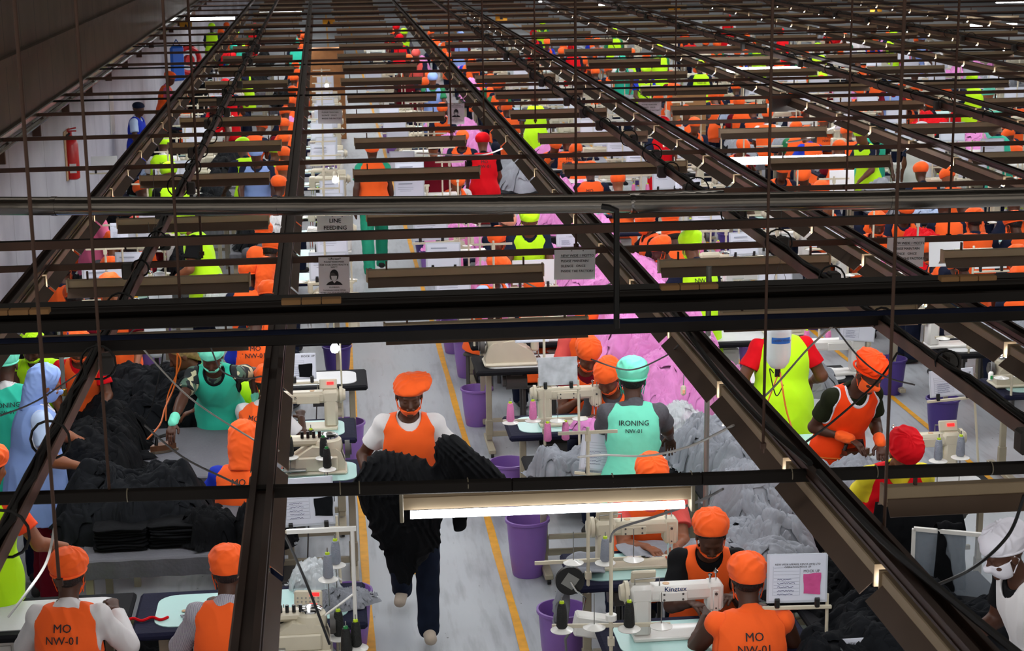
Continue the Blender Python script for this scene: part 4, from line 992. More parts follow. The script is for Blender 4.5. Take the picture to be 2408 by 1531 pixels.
near_people=[
 dict(label='man in orange beret and vest walking down the aisle with an armful of black garments',px=962,py=930,rz=PI-.08,h=1.69,cap='beret',hy=.12,hp=.25,lean=.07,hr=(.27,.20,1.02),hl=(-.25,.27,1.06),fl=(-.10,.30,0),fr=(.09,-.36,.05),shirt='white_shirt',pants='jeans',shoes='shoe',vlen=.5,vox=.0055,g_=1,skin='skin_dark',pole=(0,-.6,-.5)),
 dict(label='worker from behind in a teal IRONING vest and pale teal cap, grey sleeves',px=1487,py=893,rz=-.12,h=1.7,vest='teal_light',cap='puff',capc='teal_light',maskc='teal_cloth',shirt='grey_tee',hrp=(1590,1062,.93),hlp=(1410,1075,.95),vlen=.86,girth=1.02,lean=.12,text=[('IRONING',.046),('NW-01',.036)],hair='short',pants='navy'),
 dict(label='seated worker in orange cap and vest, head bowed, behind the scratched metal sheet',px=1383,py=838,rz=PI+.1,seat=True,hipz=.52,lean=.22,hp=.55,hr=(.1,.42,.84),hl=(-.1,.42,.84),shirt='maroon',maskc='orange_cloth',skin='skin_brown'),
 dict(label='seated worker in orange vest looking down beside the teal ironing worker',px=1430,py=890,rz=PI-.35,seat=True,hipz=.50,lean=.22,hp=.6,hy=-.2,hrp=(1395,995,.8),hlp=(1440,1010,.8),shirt='grey_tee',capc='orange_cloth',skin='skin_brown'),
 dict(label='broad worker in orange vest and rose-red shirt sewing grey cloth under the bright tube',px=1532,py=1128,rz=PI+.02,seat=True,hipz=.52,lean=.25,hp=.5,hrp=(1530,1300,.81),hlp=(1590,1300,.81),shirt='coral',skin='skin_mid',girth=1.25,capc='orange_cloth',vox=.0058),
 dict(label='cornrowed woman in orange cap and vest sewing at the big white machine',px=1672,py=1262,rz=PI-.1,seat=True,hipz=.50,lean=.28,hp=.62,hrp=(1630,1432,.82),hlp=(1722,1415,.84),shirt='black_tee',sleeve='short',skin='skin_dark',hair='bun',mask='chin',vox=.005,ct=.5),
 dict(label='seated worker from behind in orange cap and MO vest, beside the pink-swatch board',px=1757,py=1365,rz=-.05,seat=True,hipz=.50,lean=.12,hp=.35,hr=(.18,.42,.85),hl=(-.18,.42,.85),shirt='orange_cloth',sleeve='none',skin='skin_dark',girth=1.15,text=MO,hair='short',vox=.0055,cap='low'),
 dict(label='heavy worker seen from behind in red shirt and long lime vest under the water bottle',px=1832,py=748,rz=.05,h=1.66,vest='lime_cloth',capc='orange_cloth',shirt='red_cloth',girth=1.3,vlen=.95,hr=(.32,.25,1.0),hl=(-.32,.25,1.0),lean=.1,skin='skin_brown',pants='print_pink_l',mask=None),
 dict(label='man in white-edged orange-red tabard and dark olive shirt ironing grey cloth',px=2043,py=878,rz=PI+.22,h=1.72,lean=.42,hp=.62,hy=.35,cap='flat',cuff='orange_cloth',capc='orange_red',vest='orange_red',vtrim='white_cap',mask='on',maskc='orange_cloth',shirt='olive',hrp=(2000,1046,1.07),hlp=(2072,1058,1.03),vlen=.95,pants='navy',skin='skin_dark',vox=.0055,girth=.95),
 dict(label='worker in red ruffled cap with head bowed, in yellow and red clothes holding black cloth',px=2127,py=1068,rz=PI+.02,h=1.62,lean=.3,hp=.75,capc='red_cloth',cap='puff',vest='red_cloth',shirt='yellow_cloth',sleeve='elbow',mask=None,hrp=(2095,1225,1.05),hlp=(2190,1215,1.05),skin='skin_brown',vox=.0058),
 dict(label='man in white cap and mask at the right edge leaning over a clear screen',px=2362,py=1300,rz=PI/2+.12,h=1.66,lean=.35,hp=.45,cap='puff',capc='white_cap',vest='white_shirt',shirt='black_tee',mask='on',maskc='white_cap',hr=(.2,.4,.95),hl=(-.2,.4,.95),skin='skin_dark',vox=.005,girth=1.1),
 dict(label='seated worker from behind in orange MO vest over white sleeves, bottom left',px=163,py=1352,rz=-.12,seat=True,hipz=.50,lean=.15,hp=.25,hr=(.18,.42,.85),hl=(-.18,.42,.85),shirt='white_shirt',sleeve='long',text=MO,hair='short',vox=.0055),
 dict(label='seated worker in orange vest and striped shirt, half hidden by the nearest rail',px=537,py=1345,rz=-.1,seat=True,hipz=.50,lean=.2,hp=.35,hr=(.16,.42,.85),hl=(-.18,.42,.85),shirt='stripe',sleeve='long',hair='short',vox=.0055,cap='low'),
 dict(label='seated worker in blue shirt and orange MO vest beside the cream overlock machine',px=573,py=1040,rz=-.15,seat=True,hipz=.50,lean=.22,hp=.4,hr=(.16,.42,.85),hl=(-.18,.42,.85),shirt='royal',text=MO,hair='short',cap='scarf'),
 dict(label='seated worker in orange vest and white sleeves at the cream machine marked 346',px=632,py=905,rz=-.5,seat=True,hipz=.50,lean=.25,hp=.45,hr=(.2,.4,.85),hl=(-.1,.42,.85),shirt='white_shirt',hair='short',text=MO),
 dict(label='standing man in teal vest and leaf-print shirt pressing with an iron',px=498,py=838,rz=PI-.05,h=1.62,lean=.62,hp=.55,cap='puff',capc='teal_light',maskc='teal_light',vest='teal_cloth',vtrim='black_tee',shirt='floral',hrp=(392,1028,.95),hl=(-.3,.1,.95),vlen=.9,skin='skin_dark',vox=.0055,cuff='teal_light'),
 dict(label='woman with long pale braids in lime vest bending over the black garments',px=425,py=835,rz=PI/2+.3,h=1.62,lean=.95,hp=.5,vest='lime_cloth',shirt='navy',cap=None,hair='braids',mask=None,hr=(.2,.45,.85),hl=(-.2,.5,.88),skin='skin_brown'),
 dict(label='heavy woman in light blue head covering and mask in profile on the left',px=108,py=905,rz=-PI/2+.35,h=1.62,lean=.1,hp=.3,cap='scarf',capc='blue_light',vest='blue_light',shirt='sky_shirt',maskc='blue_light',mask='on',girth=1.4,hr=(.28,.3,.98),hl=(-.2,.45,1.0),skin='skin_mid',vlen=.75,pants='maroon',vtrim='white_cap'),
 dict(label='worker seen from behind in a teal vest at the far left edge',px=12,py=858,rz=.1,h=1.66,vest='teal_cloth',capc='teal_light',shirt='white_shirt',girth=1.15,vlen=.8,hr=(.25,.35,.98),hl=(-.25,.35,.98),text=[('IRONING',.046),('NW-01',.036)],mask=None),
 dict(label='worker in lime vest and mask facing the camera near the left edge',px=76,py=820,rz=PI-.1,h=1.5,lean=.4,hp=.45,vest='lime_cloth',maskc='lime_cloth',capc='lime_cloth',shirt='lime_cloth',sleeve='none',hr=(.15,.4,.85),hl=(-.15,.4,.85),skin='skin_dark'),
 dict(label='worker in orange vest and mask over red sleeves behind the galvanised pipe, left',px=184,py=818,rz=PI+.1,h=1.5,lean=.4,hp=.4,shirt='red_cloth',hr=(.15,.45,.88),hl=(-.15,.45,.88),skin='skin_brown'),
 dict(label='worker in lime vest at the left edge, below the light blue head covering',px=-22,py=1100,rz=-.4,h=1.62,vest='lime_cloth',capc='orange_cloth',shirt='orange_dull',sleeve='short',hr=(.35,.3,1.0),hl=(-.2,.35,.9),vlen=.9,skin='skin_mid',mask=None,hair='short'),
]
def _stripe():
    for nm,a,b_,kind in(('stripe','d9d6dc','5a5a78',0),('floral','1c2226','c8c4a0',1),('print_pink_l','e8b8b4','f0d0cc',1)):
        m=bpy.data.materials.new(nm); m.use_nodes=True; nt=m.node_tree; b=nt.nodes['Principled BSDF']; N=nt.nodes.new; L=nt.links.new; tc=N('ShaderNodeTexCoord'); r=N('ShaderNodeValToRGB')
        if kind==0: t=N('ShaderNodeTexWave'); t.inputs['Scale'].default_value=60; L(tc.outputs['Object'],t.inputs['Vector']); L(t.outputs[0],r.inputs[0]); r.color_ramp.elements[0].position=.35; r.color_ramp.elements[1].position=.6
        else:
            mp=N('ShaderNodeMapping'); mp.inputs['Scale'].default_value=(1,1,.35); mp.inputs['Rotation'].default_value=(.6,.5,.3); t=N('ShaderNodeTexVoronoi'); t.inputs['Scale'].default_value=28; L(tc.outputs['Object'],mp.inputs[0]); L(mp.outputs[0],t.inputs['Vector']); L(t.outputs['Color'],r.inputs[0]); r.color_ramp.interpolation='CONSTANT'; r.color_ramp.elements[1].position=.80; e=r.color_ramp.elements.new(.55); e.color=lin('4d6a5a' if nm=='floral' else 'd99a96')
        r.color_ramp.elements[0].color=lin(a); r.color_ramp.elements[-1].color=lin(b_); L(r.outputs[0],b.inputs['Base Color']); b.inputs['Roughness'].default_value=.8; MATS[nm]=m
_stripe()
def stool(x,y,rz,label):
    if 'stool' not in PROTO: PROTO['stool']=[('seat',MB().box((0,-.03,.36),(.36,.32,.035),b=.012).mesh(),'grey_dark',None)]+[('leg',MB().box((sx*.14,-.03+sy*.12,.17),(.03,.03,.34)).mesh(),'grey_dark',None) for sx in(-1,1) for sy in(-1,1)]
    inst('stool','stool',label,'stool',(x,y,0),rz,'low stools at the machines')
NP=[]
for d in near_people:
    d=dict(d); d.pop('g_',0); lb=d.pop('label'); px=d.pop('px');py=d.pop('py'); rz=d.pop('rz'); NP.append(PP(lb,px,py,rz,**d))
    if d.get('seat'): stool(NP[-1][1][0],NP[-1][1][1],rz,''+lb.split(',')[0].replace('seated ','')[:0]+'sitting worker number '+'') if 0 else stool(NP[-1][1][0],NP[-1][1][1],rz,'low dark stool under the '+' '.join(lb.split()[:11]))
# ---- cached figures for the middle distance and far rows ----
POSE=dict(
 sa=dict(seat=True,hipz=.50,lean=.25,hp=.45,hr=(.14,.42,.84),hl=(-.14,.42,.84)),
 sb=dict(seat=True,hipz=.50,lean=.38,hp=.65,twist=.25,hr=(.05,.45,.84),hl=(-.18,.40,.84)),
 sc=dict(seat=True,hipz=.52,lean=.15,hp=.3,twist=-.3,hy=.3,hr=(.2,.40,.86),hl=(-.1,.42,.84),girth=1.12),
 ta=dict(h=1.66,lean=.14,hp=.4,hr=(.2,.38,.95),hl=(-.2,.38,.95),vlen=.8),
 tb=dict(h=1.7,lean=.22,hp=.5,twist=.3,hr=(.12,.42,.95),hl=(-.25,.3,.98),vlen=.85,girth=1.1),
 tc=dict(h=1.62,lean=.05,hp=.1,twist=-.2,hr=(.25,.2,.9),hl=(-.28,.1,.8),vlen=.8,girth=1.05),
 wk=dict(h=1.68,lean=.05,hp=.1,hr=(.26,.2,.82),hl=(-.26,-.1,.84),fr=(.09,.25,0),fl=(-.09,-.3,.05),vlen=.6))
CN={'orange_cloth':'orange','orange_red':'orange-red','orange_dull':'orange','lime_cloth':'lime','teal_cloth':'teal','teal_light':'teal','red_cloth':'red','blue_light':'pale-blue','white_cap':'white','white_shirt':'white','maroon':'maroon','coral':'coral','pink_top':'pink','green_cloth':'green','green_scrub':'green','sky_shirt':'pale blue','royal':'blue','black_tee':'black','navy':'navy','grey_tee':'grey','peach':'peach',None:'no'}
def cached(pose,vox,cap,legs,text):
    k=(pose,vox,cap,legs,text)
    if k not in PCACHE:
        out,info=person(vox=vox,cap=cap,legs=legs,hair='short' if vox<.012 else None,**POSE[pose])
        if text: backtext(out,info,MO if text==1 else [('HP',.062),('NW-01',.058)],'ink')
        PCACHE[k]=(out,info)
    return PCACHE[k]
LANES=[(-3.2,'along the left wall'),(-2.05,'left bank of the first line'),(-1.25,'at the left garment tables'),(-.6,'bank just left of the aisle'),(.62,'in the yellow-lined aisle'),(2.05,'bank just right of the aisle'),(2.75,'at the pink garment tables'),(3.45,'bank left of the second aisle'),(4.75,'in the second aisle'),(6.05,'bank right of the second aisle'),(6.8,'at the third garment tables'),(7.5,'bank left of the third aisle'),(8.8,'in the third aisle'),(10.1,'bank right of the third aisle'),(11.5,'bank left of the fourth aisle'),(14.1,'bank right of the fourth aisle'),(15.6,'bank left of the fifth aisle'),(18.2,'bank right of the fifth aisle'),(20,'at the far right')]
def lane(x): return min(LANES,key=lambda l:abs(l[0]-x))
MID=[]
def mp(px,py,pose,rz,vest='orange_cloth',cap='puff',capc=None,shirt='navy',text=0,skin=None,legs=None,**o):
    """person by head pixel"""
    A=dict(PD); A.update(POSE[pose]); hc=headpos(A); w=un(px,py,hc[2])-r2(hc,rz); w[0]=max(w[0],-3.12); MID.append(dict(x=w[0],y=w[1],pose=pose,rz=rz,vest=vest,cap=cap,capc=capc or vest,shirt=shirt,text=text,skin=skin or random.choice(['skin_dark','skin_brown','skin_dark','skin_mid']),legs=True,o=o,px=px,py=py))
random.seed(4)
W=PI
Mx=[(243,480,'ta',-1.2,'pink_top',dict(capc='orange_cloth',shirt='pink_top')),(208,552,'sa',0,'orange_cloth',{}),(322,538,'sc',.3,'orange_cloth',dict(capc='coral',shirt='maroon')),(432,520,'tb',1.2,'lime_cloth',dict(shirt='black_tee')),(265,578,'sa',.1,'orange_cloth',dict(shirt='grey_tee')),(307,588,'sb',.2,'coral',dict(capc='black_tee',shirt='maroon')),
(150,640,'sc',-.3,'orange_cloth',{}),(261,640,'sa',0,'orange_cloth',{}),(176,705,'sb',0,'orange_cloth',{}),(259,688,'ta',W,'orange_cloth',dict(shirt='maroon')),
(620,552,'sa',-.2,'orange_cloth',dict(shirt='grey_tee')),(638,592,'sb',-.6,'orange_cloth',{}),(628,640,'sc',-.3,'orange_cloth',dict(cap='scarf')),(585,650,'sa',0,'orange_cloth',{}),(600,752,'sa',0,'orange_cloth',dict(shirt='royal',text=1)),(632,700,'sb',-.3,'orange_cloth',{}),
(436,243,'sa',-.2,'orange_cloth',{}),(383,343,'ta',0,'lime_cloth',dict(shirt='white_shirt',text=2)),(398,412,'tb',.1,'lime_cloth',dict(shirt='black_tee',text=2)),(333,452,'sb',.4,'orange_cloth',{}),(602,366,'ta',W,'blue_light',dict(shirt='navy')),(570,350,'ta',.5,'lime_cloth',{}),(648,362,'sa',-.5,'lime_cloth',{}),
(706,134,'sa',0,'orange_cloth',{}),(695,162,'sb',-.3,'orange_cloth',{}),(692,192,'sa',0,'orange_cloth',{}),(688,220,'sc',0,'orange_cloth',{}),(685,246,'sa',-.4,'orange_cloth',{}),(671,272,'sb',0,'orange_cloth',{}),(668,300,'sa',0,'orange_cloth',dict(shirt='maroon')),(614,303,'sb',-.8,'orange_cloth',{}),(667,335,'sc',0,'orange_cloth',{}),(669,370,'sa',-.1,'orange_cloth',{}),(666,405,'sa',0,'orange_cloth',dict(text=1)),(657,440,'sc',-.5,'orange_cloth',{}),
(529,113,'ta',.3,'red_cloth',{}),(545,140,'tb',2.5,'red_cloth',{}),(530,205,'ta',.2,'red_cloth',{}),(560,150,'ta',2,'lime_cloth',{}),(498,67,'ta',0,'lime_cloth',{}),(526,64,'sa',0,'orange_cloth',{}),(515,80,'sb',0,'orange_cloth',{}),(553,84,'ta',1,'lime_cloth',{}),
(502,250,'ta',W,'red_cloth',{}),(440,300,'sb',0,'orange_cloth',{}),
(1019,350,'tc',.3,'maroon',dict(shirt='maroon',capc='black_tee',legs=True)),(1135,338,'ta',0,'red_cloth',dict(shirt='black_tee',text=1)),(1257,232,'ta',0,'lime_cloth',dict(shirt='grey_tee')),
(1010,184,'sa',W,'orange_cloth',{}),(1024,225,'sb',W-.3,'orange_cloth',{}),(1040,262,'sa',W,'orange_cloth',{}),(1088,330,'sc',W,'orange_cloth',{}),(1110,152,'sa',0,'orange_cloth',{}),(1153,166,'sb',W,'orange_cloth',{}),(1178,204,'sa',W,'orange_cloth',{}),(1181,236,'sc',W,'orange_cloth',{}),(1192,262,'sa',.3,'orange_cloth',{}),(1333,338,'sa',0,'orange_cloth',dict(text=1)),(1355,362,'sb',0,'orange_cloth',{}),(1388,405,'sc',0,'orange_cloth',dict(text=1)),(1453,432,'sa',0,'orange_cloth',{}),(1305,345,'sb',W,'orange_cloth',{}),
(1075,432,'sb',W,'orange_cloth',dict(shirt='white_shirt')),(1400,176,'sa',0,'orange_cloth',{}),(1432,170,'sb',0,'orange_cloth',{}),(1474,133,'ta',0,'lime_cloth',{}),(1520,140,'sa',0,'orange_cloth',{}),
(1190,525,'sb',W+.4,'orange_cloth',dict(capc='peach')),(1170,568,'sa',W-.5,'orange_cloth',{}),(1216,572,'sb',W-.2,'orange_cloth',{}),(1175,636,'sc',W+1.2,'orange_cloth',dict(shirt='sky_shirt')),(1255,690,'sa',0,'orange_cloth',{}),(1245,520,'ta',W,'lime_cloth',{}),(1379,757,'sa',W,'orange_cloth',dict(shirt='coral')),
(1516,525,'sc',W/2+.3,'orange_cloth',dict(shirt='black_tee')),(1576,524,'sa',0,'orange_cloth',dict(shirt='white_shirt')),(1580,558,'sb',0,'orange_cloth',{}),(1624,580,'tb',0,'lime_cloth',dict(text=2)),(1553,590,'sa',W/2,'orange_cloth',{}),
(1948,485,'sa',W,'orange_cloth',{}),(2066,497,'sb',W,'orange_cloth',{}),(2063,530,'sc',W,'orange_cloth',dict(shirt='maroon')),(2130,500,'sa',W,'orange_cloth',{}),(2220,490,'sa',0,'orange_cloth',{}),(2264,485,'sb',0,'orange_cloth',{}),(2290,520,'sc',0,'orange_cloth',{}),(2384,483,'sa',0,'orange_cloth',{}),(2384,530,'sb',0,'orange_cloth',{}),(2188,592,'sa',W/2,'orange_cloth',{}),(2257,632,'sb',.4,'orange_cloth',{}),(2390,612,'sa',0,'orange_cloth',dict(shirt='royal')),(2400,660,'sc',0,'orange_cloth',{}),
(1731,212,'sa',0,'orange_cloth',{}),(1690,226,'sb',W,'orange_cloth',{}),(1770,262,'sc',.2,'orange_cloth',{}),(1869,258,'sa',0,'orange_cloth',{}),(1897,267,'sb',0,'orange_cloth',{}),(1937,290,'sa',0,'orange_cloth',dict(text=1,shirt='grey_tee')),(1872,308,'sb',-.3,'orange_cloth',dict(shirt='green_cloth')),(1992,316,'sa',.3,'orange_cloth',{}),(2026,320,'ta',2,'lime_cloth',{}),(2063,306,'tb',W,'teal_cloth',dict(shirt='black_tee',capc='black_tee')),
(1840,405,'sa',W,'orange_cloth',dict(shirt='navy')),(1890,420,'sb',W-.8,'orange_cloth',{}),(2165,408,'sa',0,'orange_cloth',{}),(2229,421,'sb',0,'orange_cloth',{}),(2169,310,'tc',-.6,'white_shirt',dict(capc='white_cap')),(2359,306,'sa',0,'orange_cloth',{}),(2335,300,'ta',.5,'teal_cloth',{}),(2372,325,'sb',0,'orange_cloth',{}),(2151,183,'sa',0,'orange_cloth',{}),(2211,194,'sb',0,'orange_cloth',{}),(2285,192,'ta',0,'lime_cloth',{}),(2324,226,'ta',.5,'teal_light',{}),(2017,146,'sa',0,'orange_cloth',{}),(1922,117,'ta',0,'lime_cloth',{}),
(2137,247,'sa',W,'orange_cloth',{}),(2185,250,'sb',W,'orange_cloth',{}),(1645,160,'ta',0,'lime_cloth',dict(text=2)),(2390,240,'sa',0,'orange_cloth',{}),(1560,300,'ta',W,'red_cloth',{}),(1345,120,'ta',0,'red_cloth',{}),(1255,85,'ta',W,'red_cloth',{}),(940,95,'ta',0,'red_cloth',{}),(955,170,'tc',W,'maroon',{})]
for a in Mx: mp(a[0],a[1],a[2],a[3],a[4],**a[5])
# aisle walkers
mp(875,357,'wk',0,'orange_cloth',shirt='green_scrub',pants='green_scrub',label='woman in orange cap and vest over green scrubs walking away down the aisle')
mp(303,258,'tc',-PI/2,'royal',cap='peaked',capc='navy',shirt='sky_shirt',label='guard in dark peaked cap and blue waistcoat standing by the left wall')
mp(374,187,'ta',-PI/2+.2,'orange_cloth',shirt='pink_top',label='woman in orange cap and long orange vest standing by the left wall behind the guard')
# rows farther back, filled bank by bank
rnd=random.Random(9)
banks=[(-2.05,0),(-.6,0),(2.05,PI),(3.45,0),(6.05,PI),(7.5,0),(10.1,PI),(11.5,0),(14.1,PI),(15.6,0),(18.2,PI)]
for bx,br in banks:
    y=31. if bx<5 else max(17.,bx*2.75)
    while y<(50 if bx>5 else 54) and len(MID)<276:
        if bx<y*.36-.2 and bx>-y*.2 and not any(abs(m['x']-bx)<.7 and abs(m['y']-y)<.6 for m in MID):
            v=rnd.choices(['orange_cloth','lime_cloth','red_cloth','teal_cloth','blue_light','coral'],[12,1.6,1.5,1,.4,.4])[0]
            MID.append(dict(x=bx+rnd.uniform(-.12,.12),y=y,pose=rnd.choice(['sa','sb','sc']) if v=='orange_cloth' else 'ta',rz=br+rnd.uniform(-.4,.4),vest=v,cap='puff',capc=v,shirt=rnd.choice(['navy','maroon','white_shirt','royal','green_cloth','grey_tee']),text=0,skin=rnd.choice(['skin_dark','skin_brown']),legs=True,o={},px=0,py=0))
        y+=rnd.uniform(1.7,2.3)*(1+.0*y)
cnt={}
for m in sorted(MID,key=lambda m:m['y']):
    ln=lane(m['x'])[1]; k=cnt[ln]=cnt.get(ln,-1)+1
    vox=.0105 if m['y']<19 else (.015 if m['y']<30 else .022)
    out,info=cached(m['pose'],vox,m['cap'],m['legs'],m['text'])
    post={'s':'seated','t':'standing','w':'walking'}[m['pose'][0]]
    lb=m['o'].get('label') or '%s %s worker in %s cap and %s vest, %s'%(ordn(k) if k<24 else '',post,CN[m['capc']],CN[m['vest']],ln)
    if k>=24: lb='%s worker in %s cap and %s vest far back %s'%(post,CN[m['capc']],CN[m['vest']],ln)
    if m['pose'][0]=='s' and m['y']<30: stool(m['x'],m['y'],m['rz'],'low stool of the %s worker, %s'%(ordn(k),ln))
    place_person(out,lb,(m['x'],m['y'],0),m['rz'],'workers in the sewing lines',over=dict(body=m['skin'],shirt=m['shirt'],vest=m['vest'],cap=m['capc'],cap_band=m['capc'],mask=m['capc'],ear_loop=m['capc'],trousers=m['o'].get('pants','navy')))
# ---------- sewing stations, nearest ones placed one by one ----------
def wtext(name,lines,o,Rm,m,parent,bold=.015):
    ob=text_mb(lines,Rm,(0,0,0),bold=bold).build(name,m,parent); ob.location=o; return ob
mat('grey_plate','b9bcc2',.4,.2,var=.25,scale=14)
XZ=np.array([[1,0,0],[0,0,-1],[0,1,0]]).T  # columns: x axis, z axis, -y
XZ=np.stack([[1,0,0],[0,0,1],[0,-1,0]],1)
def I(key,name,label,cat,loc,rz=0,**k): return inst(key,name,label,cat,tuple(loc),rz,**k)
GT='sewing tables'; GM='sewing machines'; GS='thread stands'; GC='thread cones'
# right bank beside the aisle (operators face the camera)
k1=un(1600,1492,.79)
I('table','sewing_table','navy-edged sewing table under the big white machine, lower right','table',(k1[0]+.12,k1[1]-.02,0),PI,group=GT)
tm=I('flat','sewing_machine','big white sewing machine with blue lettering in front of the cornrowed woman','sewing machine',(k1[0],k1[1],.793),PI,group=GM,scale=1.02)
wtext('lettering',[('Kingtex',-.04,.264,.036,'CENTER',1.05)],(.0,.0545,0),np.stack([[-1,0,0],[0,0,1]],1),'label_blue',tm,.03)
wtext('marking',[('NW1',-.1,.0,.02),('720U',-.1,.028,.02)],(.17,.01,.289),np.stack([[-1,0,0],[0,-1,0]],1),'ink_light',tm)
sp=un(1437,1462,.96); sp[2]=.79
I('stand','thread_stand','cream thread stand with four dishes at the lower right of the aisle','thread stand',sp,PI*.97,group=GS)
for i,(j,lb) in enumerate(((3,'black thread cone on the left dish of the stand before the big white machine'),(1,'black thread cone in front of the big white machine'))):
    q=STS[j]; p=local(tuple(sp),(q[0],q[1],q[2]-.014),PI*.97); I('cone','thread_cone',lb,'thread cone',p,0,group=GC)
MB().cyl((0,0,.18),(0,0,.21),.03,10).build('spool_hub','white_enamel',bpy.data.objects['thread_stand'])
I('table','sewing_table','navy-edged sewing table of the worker in rose-red sleeves','table',(1.87,9.57,0),PI,group=GT)
I('cream','sewing_machine','cream sewing machine in front of the worker in rose-red sleeves','sewing machine',(1.76,9.58,.793),PI,group=GM)
sp=un(1383,1318,.94); sp=np.array([sp[0],sp[1],.79]); I('stand3','thread_stand','cream thread stand with a grey cone under the bright tube','thread stand',sp,PI,group=GS)
I('cone','thread_cone','grey thread cone standing below the left half of the bright tube','thread cone',local(tuple(sp),(STS[1][0],STS[1][1],STS[1][2]-.014),PI),0,group=GC,over={'thread':'thread_grey'})
p=uy(1340,1365,8.98); t=thing('thread_reel','round black reel with a square of tape at the table corner by the aisle','reel',tuple(p))
MB().cyl((0,-.012,0),(0,.012,0),.082,32).cyl((0,.012,0),(0,.06,0),.02,12).build('reel_disc','black_plastic',t,smooth=False); MB().box((0,-.014,0),(.075,.002,.075),R=rot('Y',.6)).build('tape','grey_metal',t); MB().tube([(0,-.02,0),(.03,-.03,-.05),(.085,-.02,-.1),(.06,0,-.25),(.03,0,-.3)],.006,6).build('wire_arm','chrome',t,smooth=True)
p=uy(1392,1470,8.75); t=thing('control_box','tilted white control box with a yellow warning sticker under the front table','control box',tuple(p)); t.rotation_euler=(0,.2,0)
MB().box((0,0,0),(.2,.1,.12),b=.01).build('case','white_enamel',t); MB().box((.05,-.0515,-.02),(.03,.002,.045)).build('warning_sticker','sticker_yellow',t); MB().prism([(.038,-.034),(.062,-.034),(.05,-.012)],-.0532,-.0530,axis=1).build('warning_triangle','ink',t); MB().box((.05,-.054,-.022),(.002,.001,.012)).build('bolt_sign','sticker_yellow',t); MB().tube([(-.1,0,-.02),(-.13,0,-.1),(-.1,.02,-.2),(.0,.05,-.24)],.008,6).build('cable','cable_grey',t,smooth=True)
I('table_w','sewing_table','black padded table with grey garments beside the teal ironing worker','table',(1.86,11.55,0),PI,group=GT)
I('table','sewing_table','sewing table with pink cloth, before the seated pair in orange','table',(1.83,12.58,0),PI,group=GT)
I('cream','sewing_machine','cream sewing machine with red lettering before the seated pair in orange','sewing machine',(1.78,12.56,.793),PI,group=GM)
sp=np.array([1.52,12.2,.79]); I('stand','thread_stand','thread stand with two pink cones before the seated pair in orange','thread stand',sp,PI,group=GS)
for j,lb in ((3,'left pink thread cone on the stand before the seated orange pair'),(2,'right pink thread cone on the stand before the seated orange pair')):
    q=STS[j]; I('cone','thread_cone',lb,'thread cone',local(tuple(sp),(q[0],q[1],q[2]-.014),PI),0,group=GC,over={'thread':'thread_pink'})
for px,py,lb in ((1288,1025,'left of two low pink cones by the purple-binned table edge'),(1330,1022,'right of two low pink cones by the purple-binned table edge')):
    p=un(px,py+12,.80); I('cone','thread_cone',lb,'thread cone',p,0,group=GC,over={'thread':'thread_pink'})
I('table_w','sewing_table','black table carrying the squat cream overlock machine right of the aisle','table',(1.75,14.5,0),PI,group=GT)
I('overlock','sewing_machine','squat cream overlock machine on the black table right of the aisle','sewing machine',(1.5,14.45,.793),PI,group=GM,scale=1.25)
for px,py,z,lb in ((1322,1430,.42,'purple bin at the aisle edge, nearest the camera'),(1240,1218,.42,'tall purple bin below the left end of the bright tube'),(1197,1085,.40,'purple bin beside the table with pink cones'),(1100,795,.40,'purple bin at the aisle edge just below the big beam'),(815,992,.40,'purple bin left of the aisle, beside the machine marked 346'),(818,1388,.38,'purple bin left of the aisle, nearest the camera'),(1048,690,.36,'purple bin just above the big beam, right of the aisle')):
    p=un(px,py,z); I('bin','waste_bin',lb,'bin',(p[0],p[1],0),0,group='purple bins',scale=(1.05,1.05,z/.34*.97))
# left bank (operators face away)
I('table','sewing_table','navy-edged table with mint top and a bent grey strip, bottom left','table',(-.52,9.25,0),0,group=GT,scale=(1.15,1.1,1))
I('table_w','sewing_table','white-topped table before the worker in white sleeves, bottom left','table',(-1.75,9.3,0),0,group=GT)
I('table','sewing_table','sewing table under the overlock with black cones, left of the aisle','table',(-.35,11.65,0),0,group=GT)
p=un(745,1110,.8); I('overlock','sewing_machine','squat cream overlock machine marked NW3 1454','sewing machine',(p[0],p[1]+.05,.793),0,group=GM,scale=1.15)
ob=text_mb([('NW3 1454',0,0,.045)],XZ,(0,0,0)).build('marking','ink_light',bpy.data.objects['sewing_machine.003' if 'sewing_machine.003' in bpy.data.objects else 'sewing_machine']) if 0 else None
for n_,(px,py) in enumerate(((682,1077),(733,1060),(762,1078),(770,1105))):
    p=un(px,py,.93); t=thing('thread_dish','white thread dish behind the overlock, %s from the left'%ordn(n_),'thread dish',tuple(p),0,'white thread dishes behind the overlock')
    MB().lathe((0,0,0),[(.008,.012),(.058,0),(.060,.004),(.012,.018),(.006,.02)],20).build('dish','white_enamel',t,smooth=True); MB().cyl((0,0,-.14),(0,0,.19),.0035,6).build('pin','grey_metal',t)
    I('cone','thread_cone','black thread cone behind the overlock, %s from the left'%ordn(n_),'thread cone',(p[0],p[1],p[2]+.016),0,group=GC,over={'cone_core':'lime_plastic' if n_<2 else 'green_plastic'})
p=un(735,985,.79)
I('table','sewing_table','sewing table under the cream machine marked 346','table',(-.42,12.72,0),0,group=GT)
t=I('cream','sewing_machine','cream sewing machine marked 346 left of the aisle','sewing machine',tuple(un(712,1008,.793)),0,group=GM,scale=1.02)
wtext('marking',[('NW1 346',.03,.235,.04)],(0,-.055,0),np.stack([[1,0,0],[0,0,1]],1),'ink',t)
I('table_w','sewing_table','table under a white cloth left of the aisle, beside the glowing bulb','table',(-.3,14.2,0),0,group=GT)
